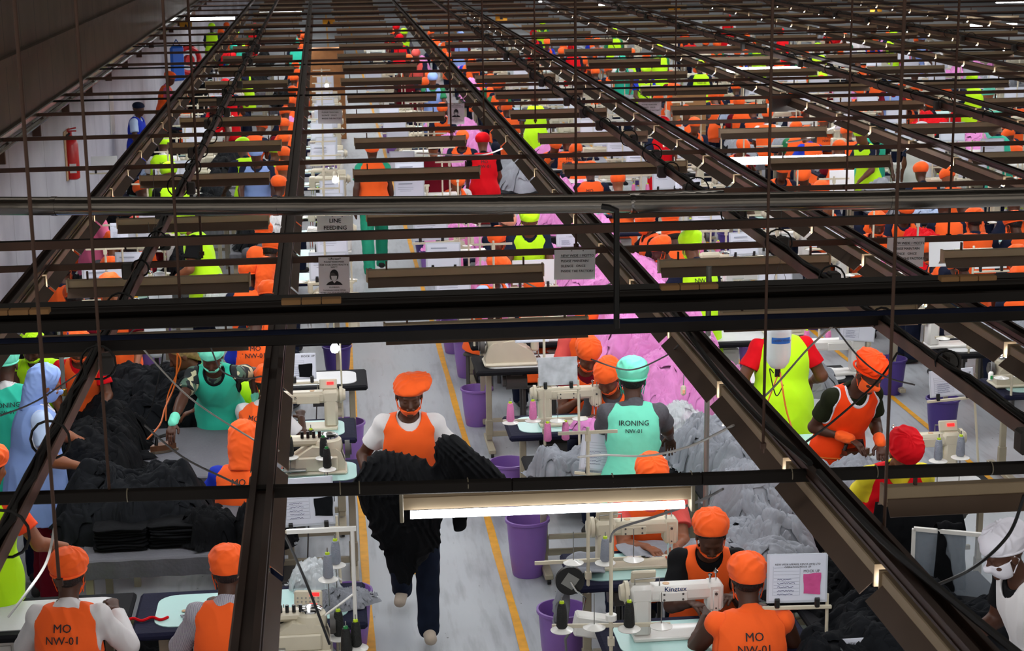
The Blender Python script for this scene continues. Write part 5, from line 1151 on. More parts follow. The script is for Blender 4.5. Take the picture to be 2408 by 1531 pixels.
for i,(px,py,lb,z,c) in enumerate(((670,1490,'black cone nearest the lower rail, bottom left of the aisle',.86,'lime_plastic'),(733,1495,'black cone at the bottom edge, second from the rail',.86,'lime_plastic'),(797,1490,'tall black cone at the bottom edge, third from the rail',.87,'lime_plastic'),(838,1515,'black cone at the bottom edge nearest the aisle line',.86,'lime_plastic'),(815,1531,'small green-cored black cone at the bottom edge by the aisle',.84,'green_plastic'))):
    p=un(px,py+4,z); t=thing('thread_dish','white dish under the %s'%lb,'thread dish',tuple(p-np.array([0,0,.015])),0,'white thread dishes at the bottom edge')
    MB().lathe((0,0,0),[(.008,.012),(.062,0),(.064,.004),(.012,.016),(.006,.018)],20).build('dish','white_enamel',t,smooth=True); MB().cyl((0,0,-.07),(0,0,.19),.0035,6).build('pin','grey_metal',t)
    I('cone','thread_cone',lb,'thread cone',p,0,group=GC,over={'cone_core':c})
I('table_w','sewing_table','table at the bottom edge left of the aisle carrying the row of black cones','table',(-.05,8.15,0),0,group=GT)
I('overlock','sewing_machine','overlock machine at the bottom edge left of the aisle','sewing machine',tuple(un(700,1525,.8)),0,group=GM,scale=1.0)
for px,py,lb in ((772,1358,'lower grey cone on the white bracket left of the aisle'),(790,1325,'upper grey cone on the white bracket left of the aisle')):
    p=un(px,py,1.0); t=thing('thread_dish','white dish under the %s'%lb,'thread dish',tuple(p-np.array([0,0,.015])),0,'white dishes on the bracket'); MB().lathe((0,0,0),[(.008,.012),(.055,0),(.057,.004),(.012,.016),(.006,.018)],20).build('dish','white_enamel',t,smooth=True); MB().cyl((0,0,-.21),(0,0,.19),.0035,6).build('pin','grey_metal',t)
    I('cone','thread_cone',lb,'thread cone',p,0,group=GC,over={'thread':'thread_grey'})
# ---- paper boards ----
def board(px,py,Y,wp,hp,label,lines=None,swatch=None,rz=0.,tilt=-.12,roll=0.,clips=True,m='acrylic_board',pole=True,zf=.79,face=None):
    c=uy(px,py,Y); k=Y/FPX*1.03; w,h=wp*k,hp*k
    t=thing('paper_board',label,'paper board',tuple(c),rz,'operation sheet boards'); t.rotation_euler=(tilt,roll,rz)
    MB().box((0,.004,0),(w,.006,h),b=.002).build('board',m,t)
    if m=='acrylic_board':
        MB().box((0,-.0005,.004),(w*.93,.002,h*.93)).build('paper_sheet','paper',t)
    if lines:
        V=[(s,x*w,y*h,z*h*1.15,al) for s,x,y,z,al in lines]
        text_mb(V,XZ,(0,-.003,0)).build('printed_text','ink',t)
        g=MB()
        for i in range(9): g.box((-.18*w,-.0018,(.22-.07*i)*h),(.42*w,.0006,.004*h+.0006))
        g.box((-.40*w,-.0018,-.05*h),(.0015,.0006,.6*h)).box((.04*w,-.0018,-.05*h),(.0015,.0006,.6*h)); g.build('ruled_lines','ink_light',t)
        g=MB(); r=random.Random(int(px))
        for i in range(5):
            pts=[]; x=-.33*w; 
            while x<-.0*w-r.random()*.1*w: pts.append((x,-.0022,(-.02-.075*i)*h+r.uniform(-.014,.014)*h)); x+=w*.012
            if len(pts)>2: g.tube(pts,.0011*(w/.3),4)
        g.build('handwriting','ink_blue',t)
    if swatch: sx,sz,sw,sh,sm=swatch; 
    if swatch:
        P=np.array([[(sx*w+u*sw*w*(1+.05*math.sin(v*5)),-.006-.002*math.sin(u*9+v*7),sz*h+v*sh*h*(1+.06*math.sin(u*4))) for v in np.linspace(-.5,.5,9)] for u in np.linspace(-.5,.5,9)]); MB().grid(P).build('fabric_swatch',sm,t,smooth=True)
    if clips:
        for s in(-.33,.33): MB().box((s*w,-.006,-h*.5),(.026,.02,.05),b=.005).cyl((s*w-.012,-.008,-h*.5+.02),(s*w+.012,-.008,-h*.5+.02),.008,8).build('clip','black_plastic',t)
        MB().box((0,.0,-h*.5-.025),(w*1.15,.018,.02),b=.003).build('holder_bar','cream',t)
    if pole:
        L=c[2]-zf; o=MB().cyl((w*.52,.02,-h*.5-.03),(w*.52,.02,-L),.009,8).cyl((w*.52,.02,-h*.5-.03),(w*.52,.02,-h*.35),.009,8).build('pole','cream',t)
    return t
T0=[('NEW WIDE APPAREL KENYA (EPZ) LTD',0,.31,.045,'CENTER'),('OPERATION MOCK UP',0,.25,.045,'CENTER')]
board(1875,1360,8.25,155,125,'operation mock-up sheet with a pink swatch, above the nearest MO worker',[('NEW WIDE APPAREL KENYA (EPZ) LTD',.0,.27,.046,'CENTER'),('OPERATION MOCK UP',0,.215,.046,'CENTER'),('MOCK UP',.23,.12,.065,'CENTER')],swatch=(.24,-.11,.28,.42,'pink_swatch'),zf=.79,roll=.03)
board(2045,1540,8.0,150,90,'mock-up sheet at the bottom edge, right of the nearest MO worker',[('NEW WIDE APPAREL EPZ LTD',.0,.33,.08,'CENTER'),('OPERATION MOCK UP',0,.22,.08,'CENTER'),('MOCK UP',.3,.08,.11,'CENTER')],pole=False,clips=False)
board(1425,1063,10.75,124,95,'tilted printed chart on a clear board before the ironing worker',[('',0,0,.05,'CENTER')],roll=.13,zf=.79)
board(1312,873,12.0,94,68,'scratched metal sheet held by two black clips above the pink cones',None,m='grey_plate',zf=.79)
board(722,1180,9.85,128,118,'sheet with a black swatch on a white bracket, left of the aisle',T0,swatch=(.3,-.12,.34,.38,'charcoal'),zf=.6,roll=-.03)
board(712,862,12.6,62,62,'sheet with a black swatch behind the nearest depth rail',[('MOCK UP',.2,.35,.1,'CENTER')],swatch=(.1,-.15,.5,.5,'black_fabric'),pole=False)
board(2238,900,11.65,112,66,'MOCK-UP sheet with an empty square, right of the second aisle line',[('APPAREL KENYA (EPZ) LTD',.0,.40,.06,'CENTER'),('MOCK-UP',.27,.27,.11,'CENTER')],roll=-.06,zf=.4)
board(2017,778,13.6,88,50,'tilted handwritten sheet just under the lower black bar on the right',[('OPERATION',-.2,.3,.1,'CENTER')],roll=.12,pole=False,clips=False)
board(1250,795,13.2,80,26,'white sheet lying tilted on the bracket above the scratched metal sheet',None,tilt=-1.0,pole=False,clips=False)
board(1255,640,15.6,100,58,'blank white board on a bracket beside the white motto sign',None,m='paper_white',zf=.7)
board(1345,565,17.3,75,30,'white sheet with a black square above the motto sign',T0,swatch=(.3,.1,.3,.5,'black_fabric'),pole=False,clips=False)
board(245,385,22.0,58,34,'blank white board standing near the extinguisher',None,m='paper_white',pole=False,clips=True)
board(1618,430,18.5,62,24,'mock-up card with a black square just above the duct, centre right',[('MOCK UP',.3,.3,.2,'CENTER')],swatch=(.3,-.2,.3,.5,'black_fabric'),pole=False,clips=False)
board(280,545,16.5,40,40,'printed sheet beside the pink vest on the left',T0,pole=False,clips=False)
board(2225,590,15.2,85,75,'blank pale board right of the second motto sign',None,m='paper_white',pole=False,clips=False)
board(2330,610,14.9,80,45,'pale board on black clips near the right edge',None,m='paper_white',pole=False)
board(1980,430,18.9,60,60,'pale board held by clips beside the seated pair right of the diagonal rail',None,m='paper_white',pole=False)
# ---- centre tables and heaps of cloth ----
def ctable(x,y,w,d,label,m='grey_cloth_top',h=.80):
    t=thing('garment_table',label,'table',(x,y,0),0,'garment tables')
    MB().box((0,0,h-.02),(w,d,.04),b=.012).build('table_top',m,t)
    g=MB(); P=np.array([[(u*w/2,-d/2-.012-.006*math.sin(u*19),h-.005-v) for v in np.linspace(0,.11,5)] for u in np.linspace(-1,1,40)]); g.grid(P); g.build('cloth_edge',m,t,smooth=True)
    for sx in(-1,1):
        for sy in(-1,1): MB().box((sx*(w/2-.06),sy*(d/2-.06),h/2-.02),(.045,.045,h-.04)).build('leg','cream_dark',t)
    MB().box((0,0,.2),(w-.12,.04,.04)).box((0,-d/2+.06,.2),(w-.12,.04,.04)).build('stretcher','cream_dark',t)
    return t
ctable(-1.02,10.55,1.15,.95,'grey cloth covered table piled with black garments, lower left')
ctable(-.90,12.25,1.2,1.25,'grey ironing table in front of the teal and leaf-print worker')
ctable(2.9,10.6,1.05,1.35,'table under the heaps of grey cloth','black_pad')
ctable(2.65,12.0,.8,.7,'black ironing table right of the teal ironing worker','black_pad')
ctable(3.2,11.8,.62,.42,'mint-topped table between the lime vest and the orange-red tabard','mint_top',.80)
ctable(3.42,10.55,.7,.5,'table under the grey cloth being ironed on the right','black_pad',.86)
ctable(3.1,8.55,1.2,1.3,'table with black garments behind the diagonal rail, bottom right','black_pad')
for i,y in enumerate((13.3,14.9,16.5)): ctable(2.75,y,1.0,1.5,'table under the pink cloth, %s from the front'%ordn(i),'black_pad')
heap('garment_heap','big heap of black garments on the lower left table',-1.30,10.72,.80,.50,.46,.34,'charcoal',3,.2)
heap('garment_heap','black garments lying left of the ironing table',-1.72,12.1,.80,.35,.75,.25,'black_fabric',5,.2)
heap('garment_heap','black garments behind the ironing table on the left',-1.5,13.5,.72,.7,.6,.3,'charcoal',6,.22)
heap('garment_heap','loose black garments on the floor under the lower left table',-1.3,10.0,.0,.6,.35,.3,'black_fabric',7,.2)
for i,(x,y) in enumerate(((-1.35,10.33),(-1.02,10.35))): folded_stack('folded black garment in the %s stack on the lower left table'%('left','right')[i],x,y,.80,.16,.13,9,'black_fabric',i,group='folded black garments')
folded_stack('flat folded black piece beside the iron',-.42,12.1,.80,.2,.11,4,'black_fabric',8,group='flat black pieces by the iron')
heap('garment_bundle','tied black garment bundle, left of two on the lower left table',-.80,10.32,.80,.20,.17,.2,'black_fabric',11,.12,stuff=False,cat='bundle',fold=.025)
heap('garment_bundle','tied black garment bundle, right of two with a white tie on the lower left table',-.47,10.25,.80,.20,.18,.2,'black_fabric',12,.12,stuff=False,cat='bundle',fold=.025)
heap('pink_heap','steep heap of pink cloth nearest the teal ironing worker',2.72,12.95,.80,.52,.55,.36,'pink_fabric',21,.17,fold=.03)
heap('pink_heap','tallest heap of pink cloth, beside the diagonal rail',2.68,14.2,.80,.55,.85,.55,'pink_fabric',22,.17,fold=.03)
heap('pink_heap','pink heap passing under the big black beam',2.7,15.8,.80,.5,.8,.4,'pink_fabric',23,.17,fold=.03)
heap('pink_heap','pink cloth under the white motto sign',2.2,17.6,.78,.75,.7,.3,'pink_fabric',24,.17,fold=.03,res=.014)
heap('pink_heap','pink cloth on the table left of the HP lime vest',3.05,17.4,.78,.5,.5,.25,'pink_fabric',25,.17,fold=.03,res=.014)
heap('pink_pile','pink cloth spilling over the table edge right of the aisle',1.45,16.9,.78,.30,.3,.22,'pink_fabric',26,.14,fold=.03,stuff=False)
heap('pink_pile','small heap of pink cloth behind the row of dishes right of the aisle',1.45,19.9,.78,.38,.35,.25,'pink_fabric',27,.14,fold=.03,stuff=False)
heap('pink_pile','pink cloth pieces on the sewing table with pink cones',1.9,12.42,.795,.16,.10,.05,'pink_fabric',28,.07,fold=.015,stuff=False)
heap('pink_pile','pink cloth crumpled on the mint table behind the hoses',3.2,11.8,.80,.13,.12,.05,'pink_fabric',29,.07,fold=.015,stuff=False)
heap('grey_heap','crumpled grey garments on the black padded table right of the aisle',1.58,11.3,.80,.26,.22,.16,'grey_fabric',31,.14,fold=.025,stuff=False,cat='cloth pile')
heap('grey_heap','long heap of gathered grey cloth beside the galvanised post',2.72,11.35,.80,.42,.42,.3,'grey_fabric',32,.15,fold=.035)
heap('grey_heap','tall heap of grey cloth strips behind the nearest cross bar',2.75,10.35,.80,.42,.40,.34,'grey_fabric',33,.13,fold=.035)
heap('grey_heap','grey cloth strips heaped left of the bright tube end',2.45,9.75,.72,.42,.22,.22,'grey_fabric',34,.15,fold=.03)
heap('grey_heap','grey cloth in front of the ironing man',3.38,10.55,.86,.42,.22,.12,'grey_fabric',35,.14,fold=.03)
heap('grey_heap','grey cloth beside the cornrowed woman',2.5,9.3,.72,.32,.24,.22,'grey_fabric',36,.15,fold=.02)
heap('grey_heap','grey garments behind the lime-vested woman, right',3.75,13.2,.8,.32,.25,.2,'grey_fabric',37,.15,fold=.02)
heap('black_heap','black garments filling the table at the bottom right',3.0,8.25,.80,.62,.50,.16,'charcoal',41,.2)
heap('black_heap','black garments behind the pink-swatch board',2.75,8.95,.78,.35,.3,.14,'black_fabric',42,.18)
heap('black_heap','dark garment bundle at the elbow of the nearest MO worker',2.38,8.0,.80,.10,.12,.14,'charcoal',43,.1,stuff=False,cat='bundle')
drape('grey_cloth','grey cloth hanging over the aisle-side table corner',[(.18,0,.02),(.02,0,.03),(-.04,0,0),(-.07,-.02,-.12),(-.10,-.03,-.3)],.34,'grey_fabric',4,.03,36,axis=(.15,1,0),loc=(1.36,9.55,.80))
drape('grey_cloth','grey cloth under the hands of the rose-red sleeved worker',[(0,.28,-.02),(0,.12,.01),(0,-.02,.012),(0,-.12,.008)],.75,'grey_fabric',5,.012,14,loc=(2.05,9.72,.803),rag=.2)
drape('black_cloth','black garment held up by the worker in yellow and red',[(0,.0,.05),(0,-.05,-.1),(0,-.07,-.3),(0,-.02,-.55)],.5,'black_fabric',6,.02,20,loc=tuple(uy(2155,1195,9.2)),rag=.1,taper=-.3)
heap('grey_strips','tangle of narrow grey strips on the mint table, lower left',0,0,0,.2,.12,.06,'grey_fabric',51,.03,res=.006,fold=.012,cat='fabric strips')
o=bpy.data.objects['grey_strips']; o.location=(-.02,9.22,.795)
heap('plastic_bag','clear crumpled plastic bag on the mint table, lower left',-.18,9.5,.795,.14,.14,.14,'bag_clear',52,.08,stuff=False,cat='bag',fold=.02)
heap('plastic_bag','clear plastic bag on the black garments, upper left',-1.0,17.2,.85,.3,.3,.2,'bag_clear',53,.1,stuff=False,cat='bag',fold=.02)
heap('plastic_bag','clear plastic bag of grey cloth beside the galvanised post',2.55,12.25,.80,.18,.15,.2,'bag_clear',54,.1,stuff=False,cat='bag',fold=.02)
# ---- the armful of black garments ----
def bundle():
    pr=[]; rnd=random.Random(2)
    Y=10.28
    def q(px,py,dy=0): return uy(px,py,Y+dy)
    pr+=[Cap(q(905,1118),q(968,1128,-.05),.14,.14,k=.08),Cap(q(890,1140),q(930,1230),.13,.16,k=.08),Cap(q(960,1150,-.05),q(965,1280),.17,.13,k=.08),Cap(q(1000,1155),q(1060,1130),.12,.10,k=.05),Cap(q(1065,1095),q(1125,1115,.02),.11,.075,k=.05),Cap(q(1060,1060),q(1175,1130,.02),.09,.04,k=.05),
      Cap(q(945,1280),q(950,1345),.11,.08,k=.05),Cap(q(1010,1200),q(1015,1265),.08,.05,k=.04),Cap(q(1075,1190),q(1080,1235),.045,.035,k=.03),Cap(q(1130,1150),q(1140,1200),.035,.03,k=.03),Cap(q(1040,1160),q(1090,1190),.08,.05,k=.04)]
    F=field_of(pr,.0068,.06); x,y,z=F.pts()
    c=q(960,1080); an=np.arctan2(x-c[0],(y-c[1])*1.0-.3); 
    dx=x-c[0]; rad=np.arctan2(dx,np.maximum(c[2]+.25-z,.05)); wv=rad*17+dx*16+2.4*np.sin(z*7+dx*9)+1.5*np.sin(z*19+dx*13+y*15); w2=dx*70+3*np.sin(z*11+dx*21)+1.4*np.sin(z*31)
    F.d-=(.015*(1-np.abs(np.sin(wv)))**1.2+.009*(1-np.abs(np.sin(w2)))+.01*np.sin(z*17+dx*14)).astype(np.float32)
    zc=q(950,1345)[2]; bot=zc-.03+.03*np.sin(dx*40)+.02*np.sin(dx*95)
    F.d=np.maximum(F.d,bot-z)
    me=F.mesh('garment_armful'); o=link('garment_armful',me,'black_fabric'); tag(o,'big armful of gathered black garments carried by the walking man','garments')
bundle()
# ---------- sewing stations farther back ----------
for k_ in('table','flat','cream','overlock','stand','board'): pass
FARP=('table_top','work_surface','leg','control_box'); FARM=('bed','arm','hand_wheel','housing','looper_cover','control_panel','needle_bar')
BK=[(-2.05,0,-2.35,'left bank of the first line'),(-.6,0,-.40,'bank just left of the aisle'),(2.05,PI,1.78,'bank just right of the aisle'),(3.45,0,3.75,'bank left of the second aisle'),(6.05,PI,5.85,'bank right of the second aisle'),(7.5,0,7.75,'bank left of the third aisle'),(10.1,PI,9.9,'bank right of the third aisle'),(11.5,0,11.8,'bank left of the fourth aisle'),(14.1,PI,13.9,'bank right of the fourth aisle'),(15.6,0,15.9,'bank left of the fifth aisle')]
rnd=random.Random(21)
CART=[tuple(un(px,py,z)[:2]) for px,py,z in ((770,225,.9),(1250,165,.9),(1620,290,.8),(990,350,.5))]
pcol={0:'black_fabric',1:'pink_fabric',2:'grey_fabric',3:'red_cloth',4:'pink_fabric'}
starts={-2.05:14.8,-.6:15.3,2.05:15.9,3.45:13.2,6.05:13.6,7.5:16,10.1:21,11.5:25,14.1:31,15.6:35}
ns=0
for bx,br,tx,nm in BK:
    y=starts[bx]; k=0; side=-1 if br else 1
    while y<50 and ns<200:
        near=y<24
        if tx-.65<y*.40 and bx>-y*.2 :
            if any(abs(tx-c0)<.95 and abs(y-c1)<.9 for c0,c1 in CART): y+=1.3; k+=1; continue
            w='in the %s, %s'%(nm,ordn(k)) if k<24 else 'far back in the %s'%nm
            tm=rnd.choice(['table','table','table_w']); ty=y+side*.5
            I(tm,'sewing_table','sewing table %s'%w,'table',(tx,ty,0),br,group=GT,only=FARP)
            kd=rnd.choice(['flat','cream','overlock']); 
            I(kd,'sewing_machine','%s machine %s'%({'flat':'white sewing','cream':'cream sewing','overlock':'squat overlock'}[kd],w),'sewing machine',local((tx,ty,0),(.36,-.02,.793),br),br,group=GM,only=FARM,scale=1.05)
            s=local((tx,ty,0),(.34,.24,.79),br)
            if y<34: I('stand','thread_stand','thread stand %s'%w,'thread stand',s,br,group=GS,only=('pole','spool_arm','cone_dish','guide_arm') if near else ('pole','spool_arm','guide_arm'))
            if y<23:
                c=rnd.choice(['thread_pink','thread_pink','thread_grey'] if bx>1 else ['thread_black','thread_yellow','thread_black'])
                for j in (1,2): q=STS[j]; I('cone','thread_cone','%s %s cone on the thread stand %s'%('left' if (j==2)==(br==0) else 'right',c[7:],w),'thread cone',local(s,(q[0],q[1],q[2]-.014),br),0,group='pairs of cones on the farther stands',over={'thread':c})
            if y<40 and rnd.random()<.75:
                t=I('board','paper_board','operation board %s'%w,'paper board',local((tx,ty,0),(rnd.uniform(.5,.62),.24 if not br else .28,.79),br),rnd.uniform(-.2,.2),group='operation sheet boards',scale=rnd.uniform(.9,1.15),only=('pole','holder_bar','board','paper_sheet','printed_lines','clip') if near else ('board','paper_sheet','holder_bar'))
            if y<38 and rnd.random()<.6: I('bin','waste_bin','purple bin %s'%w,'bin',(tx-side*-.72 if abs(tx-bx)<0 else tx+(.42 if br==0 else -.5),ty-.1,0),0,group='purple bins',over={'bucket':rnd.choice(['purple','purple_dark'])})
            if rnd.random()<.75 and not any(abs(q['x']-(tx-.25*(1 if not br else -1)))<.42 and abs(q['y']-ty)<.42 for q in MID):
                li=int((bx+3)//4.03); heap('cloth_pile','small pile of cloth %s'%w,tx-.25*(1 if not br else -1),ty,.79,.24,.2,.16,pcol.get(li,'grey_fabric') if rnd.random()<.7 else rnd.choice(['grey_fabric','pink_fabric','black_fabric','white_shirt','sky_shirt']),100+ns,.13,res=.014 if near else .03,stuff=False,fold=.025,group='cloth piles on the sewing tables',cat='cloth pile')
            ns+=1
        k+=1; y+=rnd.uniform(1.25,1.5) if y<34 else rnd.uniform(1.9,2.4)
# garment tables and heaps down every line
for li,cx in enumerate((-1.25,2.75,6.8,10.8,14.9)):
    y={0:15.4,1:19.3,2:14.6,3:24,4:34}[li]; k=0
    nmz=['first','second','third','fourth','fifth'][li]
    while y<52:
        if cx-.6<y*.4: 
            hit=[q for q in MID if abs(q['x']-cx)<.75 and abs(q['y']-y)<1.1]; dx=0; ww=1.0; hs_=.42
            if hit: dx=-.33 if hit[0]['x']>cx else .33; ww=.5; hs_=.2
            if len(hit)>1 and min(q['x'] for q in hit)<cx<max(q['x'] for q in hit): y+=1.75; k+=1; continue
            ctable(cx+dx,y,ww,1.5,'garment table of the %s line, %s from the front'%(nmz,ordn(k)) ,['grey_cloth_top','black_pad','grey_cloth_top','black_pad','grey_cloth_top'][li])
            m=[['black_fabric','charcoal','black_fabric','charcoal'],['pink_fabric','pink_fabric','pink_fabric','grey_fabric'],['grey_fabric','grey_fabric','red_cloth','grey_fabric'],['grey_fabric','white_shirt','pink_fabric','red_cloth'],['white_shirt','red_cloth','grey_fabric','pink_fabric']][li][k%4 if y<30 or k%2 else (k*7)%4]
            heap('cloth_heap','heap of cloth on the %s garment table of the %s line'%(ordn(k),nmz),cx+dx,y,.80,hs_,.72,.26 if li!=1 else .30,m,200+li*30+k,.19,res=.02 if y<24 else .04,fold=.03,group='cloth heaps on the garment tables')
        k+=1; y+=1.75
# cardboard cartons and white partitions far back
for i,(px,py,z,sz,m,lb) in enumerate(((770,225,.9,(.75,.5,1.9),'plywood','tall brown plywood board standing in the far left line'),(1250,165,.9,(.5,.5,1.0),'cardboard','stack of tan cartons beside the far red vests'),(1620,290,.8,(.55,.4,1.35),'cardboard','tall stack of brown cartons with white labels'),(990,350,.5,(.5,.45,.55),'cardboard','open carton beside the maroon-dressed worker'))):
    p=un(px,py,z); t=thing('carton',lb,'box',(p[0],p[1],0),0); MB().box((0,0,sz[2]/2),sz,b=.01).build('box',m,t)
    if i in(1,2): 
        for q in range(5): MB().box((-sz[0]*.3,-sz[1]/2-.003,sz[2]*(.2+.17*q)),(.09,.004,.05)).build('label','paper_white',t)
        MB().box((0,-sz[1]/2-.002,sz[2]*.5),(sz[0],.003,.012)).build('tape','leaf_pale',t)
# ---------- signs ----------
def sign(px0,py0,px1,py1,z,lines,label,m='sign_paper',hung=.0,cat='sign'):
    c=un((px0+px1)/2,(py0+py1)/2,z); k=np.linalg.norm(c-CAMP)/FPX; w,h=(px1-px0)*k,(py1-py0)*k*1.03
    t=thing('paper_notice',label,cat,tuple(c)); t.rotation_euler=(0,.02,0)
    MB().box((0,.002,0),(w,.003,h)).build('sheet',m,t)
    text_mb([(s,x*w,y*h,sz*h,al) for s,x,y,sz,al in lines],XZ,(0,-.0015,0),bold=.02).build('lettering','ink',t)
    MB().cyl((-.08*w,0,h/2-.006),(-.08*w,-.004,h/2-.006),.004,6).cyl((.2*w,0,h/2-.006),(.2*w,-.004,h/2-.006),.004,6).build('pin','grey_dark',t)
    return t,w,h
mat('sign_paper','f2f0f6',.6,var=.04)
def motto(a,b,c,d,z,lb):
    t,w,h=sign(a,b,c,d,z,[('NEW WIDE 1 MOTTO',-.34,.27,.112,'LEFT'),('PLEASE MAINTAIN',-.34,.09,.112,'LEFT'),('SILENCE   ONCE',-.34,-.08,.112,'LEFT'),('INSIDE THE FACTORY',-.34,-.25,.112,'LEFT')],lb)
    MB().box((.03*w,-.002,.245*h),(.76*w,.0008,.008*h)).build('underline','ink',t)
motto(1303,588,1400,657,2.24,'white motto notice asking for silence, left of the diagonal rail')
motto(2085,560,2173,627,2.26,'white motto notice asking for silence, behind the hanging rod on the right')
motto(748,249,804,290,2.2,'small faded motto notice at the left edge of the aisle')
motto(1500,232,1555,270,2.2,'faded motto notice in the centre right distance')
def remember(a,b,c,d,z,lb):
    t,w,h=sign(a,b,c,d,z,[('"REMEMBER"',0,.44,.052,'CENTER'),('PLEASE WEAR MASK',0,.375,.052,'CENTER'),('FOR YOUR OWN HEALTH &',0,.305,.052,'CENTER'),('SAFETY',0,.25,.048,'CENTER'),('KUMBUKA',0,-.23,.05,'CENTER'),('TAFADHALI VALIA KIZUIA',0,-.30,.045,'CENTER'),('VUMBI KWA AFYA NA USALAMA',0,-.355,.045,'CENTER'),('WAKO',0,-.41,.045,'CENTER')],lb)
    # masked head figure
    def disc(cx,cz,rx,rz,y,nm,m,n=24): MB().prism([(cx+rx*math.cos(q)*w,cz+rz*math.sin(q)*w) for q in np.linspace(0,2*PI,n,endpoint=False)],y,y-.0006,axis=1).build(nm,m,t)
    disc(0,.075*h/w*w,.14,.19,-.001,'head_shape','ink'); disc(-.01,.045*h,.10,.13,-.0018,'face_shape','grey_dark')
    MB().prism([(-.10*w,.06*h),(.09*w,.06*h),(.08*w,-.03*h),(0,-.07*h),(-.085*w,-.03*h)],-.0024,-.003,axis=1).build('mask_shape','paper_white',t)
    MB().prism([(-.27*w,-.16*h),(-.2*w,-.10*h),(-.06*w,-.06*h),(0,-.12*h),(.08*w,-.06*h),(.2*w,-.10*h),(.27*w,-.16*h)],-.001,-.0016,axis=1).build('shoulder_shape','ink',t)
remember(750,606,822,703,2.22,'health notice with a masked head picture beside the aisle')
remember(1053,244,1092,291,2.2,'faded health notice with a masked head in the centre distance')
sign(746,508,830,545,2.18,[('LINE',0,.08,.36,'CENTER'),('FEEDING',0,-.36,.36,'CENTER')],'LINE FEEDING notice hanging under the duct left of the aisle')
t,w,h=sign(1815,222,1872,262,2.2,[],'dark framed picture hanging in the right middle distance','grey_dark')
for k,(px,py) in enumerate(((437,61),(773,53),(1179,42),(1586,25),(2060,24))):
    t,w,h=sign(px-14,py-9,px+14,py+9,2.1,[],'small yellow hazard plate at the far end, %s from the left'%ordn(k),'yellow_paint'); MB().prism([(-.15*w,-.2*h),(.15*w,-.2*h),(0,.3*h)],-.002,-.003,axis=1).build('symbol','ink',t)
# ---------- wall things ----------
p=ux(168,368,-3.44); t=thing('fire_extinguisher','red fire extinguisher hanging on the white wall','fire extinguisher',tuple(p)); t.scale=(1.25,)*3
MB().lathe((0,0,-.25),[(.05,0),(.078,.015),(.08,.03),(.08,.38),(.065,.43),(.03,.46),(.022,.48)],20).build('cylinder','red_plastic',t,smooth=True); MB().cyl((0,0,.22),(0,0,.27),.02,8).box((.02,0,.275),(.1,.02,.015)).box((.02,0,.30),(.1,.02,.015),R=rot('Y',-.2)).build('valve_handle','red_plastic',t); MB().tube([(0,-.02,.25),(-.05,-.1,.22),(-.06,-.11,.05),(-.05,-.1,-.2)],.012,6).build('hose','black_rubber',t,smooth=True); MB().box((.02,-.078,-.12),(.07,.006,.1)).build('label','paper_white',t)
p=ux(431,142,-3.12); t=thing('hose_reel','red fire hose reel on the far left wall','hose reel',tuple(p+np.array([.12,0,0]))); t.rotation_euler=(0,0,-.9); MB().tube([(0,.28*math.cos(a),.28*math.sin(a)) for a in np.linspace(0,2*PI,25)],.06,8).build('hose','red_plastic',t,smooth=True); MB().cyl((-.05,0,0),(.06,0,0),.12,16).build('drum','red_plastic',t)
p=ux(406,150,-3.28); t=thing('water_bag','blue hanging container beside the hose reel','container',tuple(p+np.array([.1,0,0]))); t.rotation_euler=(0,0,-.9); MB().box((0,0,0),(.1,.34,.75),b=.04).build('bag_body','blue_plastic',t); MB().tube([(0,-.1,.37),(0,0,.52),(0,.1,.37)],.015,6).build('strap','blue_plastic',t)
for k,(px,py,s) in enumerate(((145,420,.0),(330,480,0))): pass
for k,(px,py) in enumerate(((400,300),(235,330),(560,200))):
    pass
for k,(py0,py1,px) in enumerate(((295,480,155),(140,230,255))):
    a=ux(px,py0,-3.49); o=MB().box((0,0,0),(.015,.5,1.1),b=.003).build('wall_panel','wood_pale' if k==0 else 'white_enamel'); o.scale=(1,1,.6); o.location=(a[0],a[1],1.5); tag(o,['pale panel edged in bare wood on the left wall','small switch panel high on the left wall'][k],'panel')
# ---------- hanging bottles, hoses and posts ----------
def bottle(px,py,Y,s,label,blue=True):
    c=uy(px,py,Y); t=thing('water_bottle',label,'bottle',tuple(c)); t.scale=(s,)*3
    MB().lathe((0,0,-.15),[(.02,0),(.05,.01),(.078,.05),(.088,.10),(.09,.27),(.086,.30),(.06,.325),(.035,.335)],28).build('jar','jar_plastic',t,smooth=True)
    MB().lathe((0,0,.17),[(.04,0),(.045,.005),(.045,.04),(.03,.05)],20).build('cap','bottle_white',t,smooth=True)
    if blue: MB().tube([(.0905*math.sin(a),-.0905*math.cos(a),.07) for a in np.linspace(-.8,.8,12)],.001,4,sy=22).build('label','label_blue',t); text_mb([('CHENG HSIEN',0,0,.02)],XZ,(0,-.0935,.068)).build('lettering','paper_white',t)
    MB().cyl((0,0,-.15),(0,0,-.20),.02,10).cyl((-.02,0,-.2),(.02,0,-.2),.01,8).build('valve','black_plastic',t)
    MB().tube([(-.05,0,.2),(-.04,0,.5),(0,0,.62),(.04,0,.5),(.05,0,.2)],.002,5).cyl((0,0,.62),(0,0,1.0),.002,5).build('hanging_wire','cable_grey',t)
    return c
mat('jar_plastic','dfe4ea',.25,spec=.5,alpha=.82)
bc=bottle(1830,818,11.5,1.0,'translucent water bottle with a blue label hanging over the lime vest')
bl=bottle(378,706,13.2,1.0,'white plastic jug hanging below a grey fixture on the left',False)
bl2=bottle(366,800,12.9,.9,'second jug hanging beside the lime-vested bending woman',False)
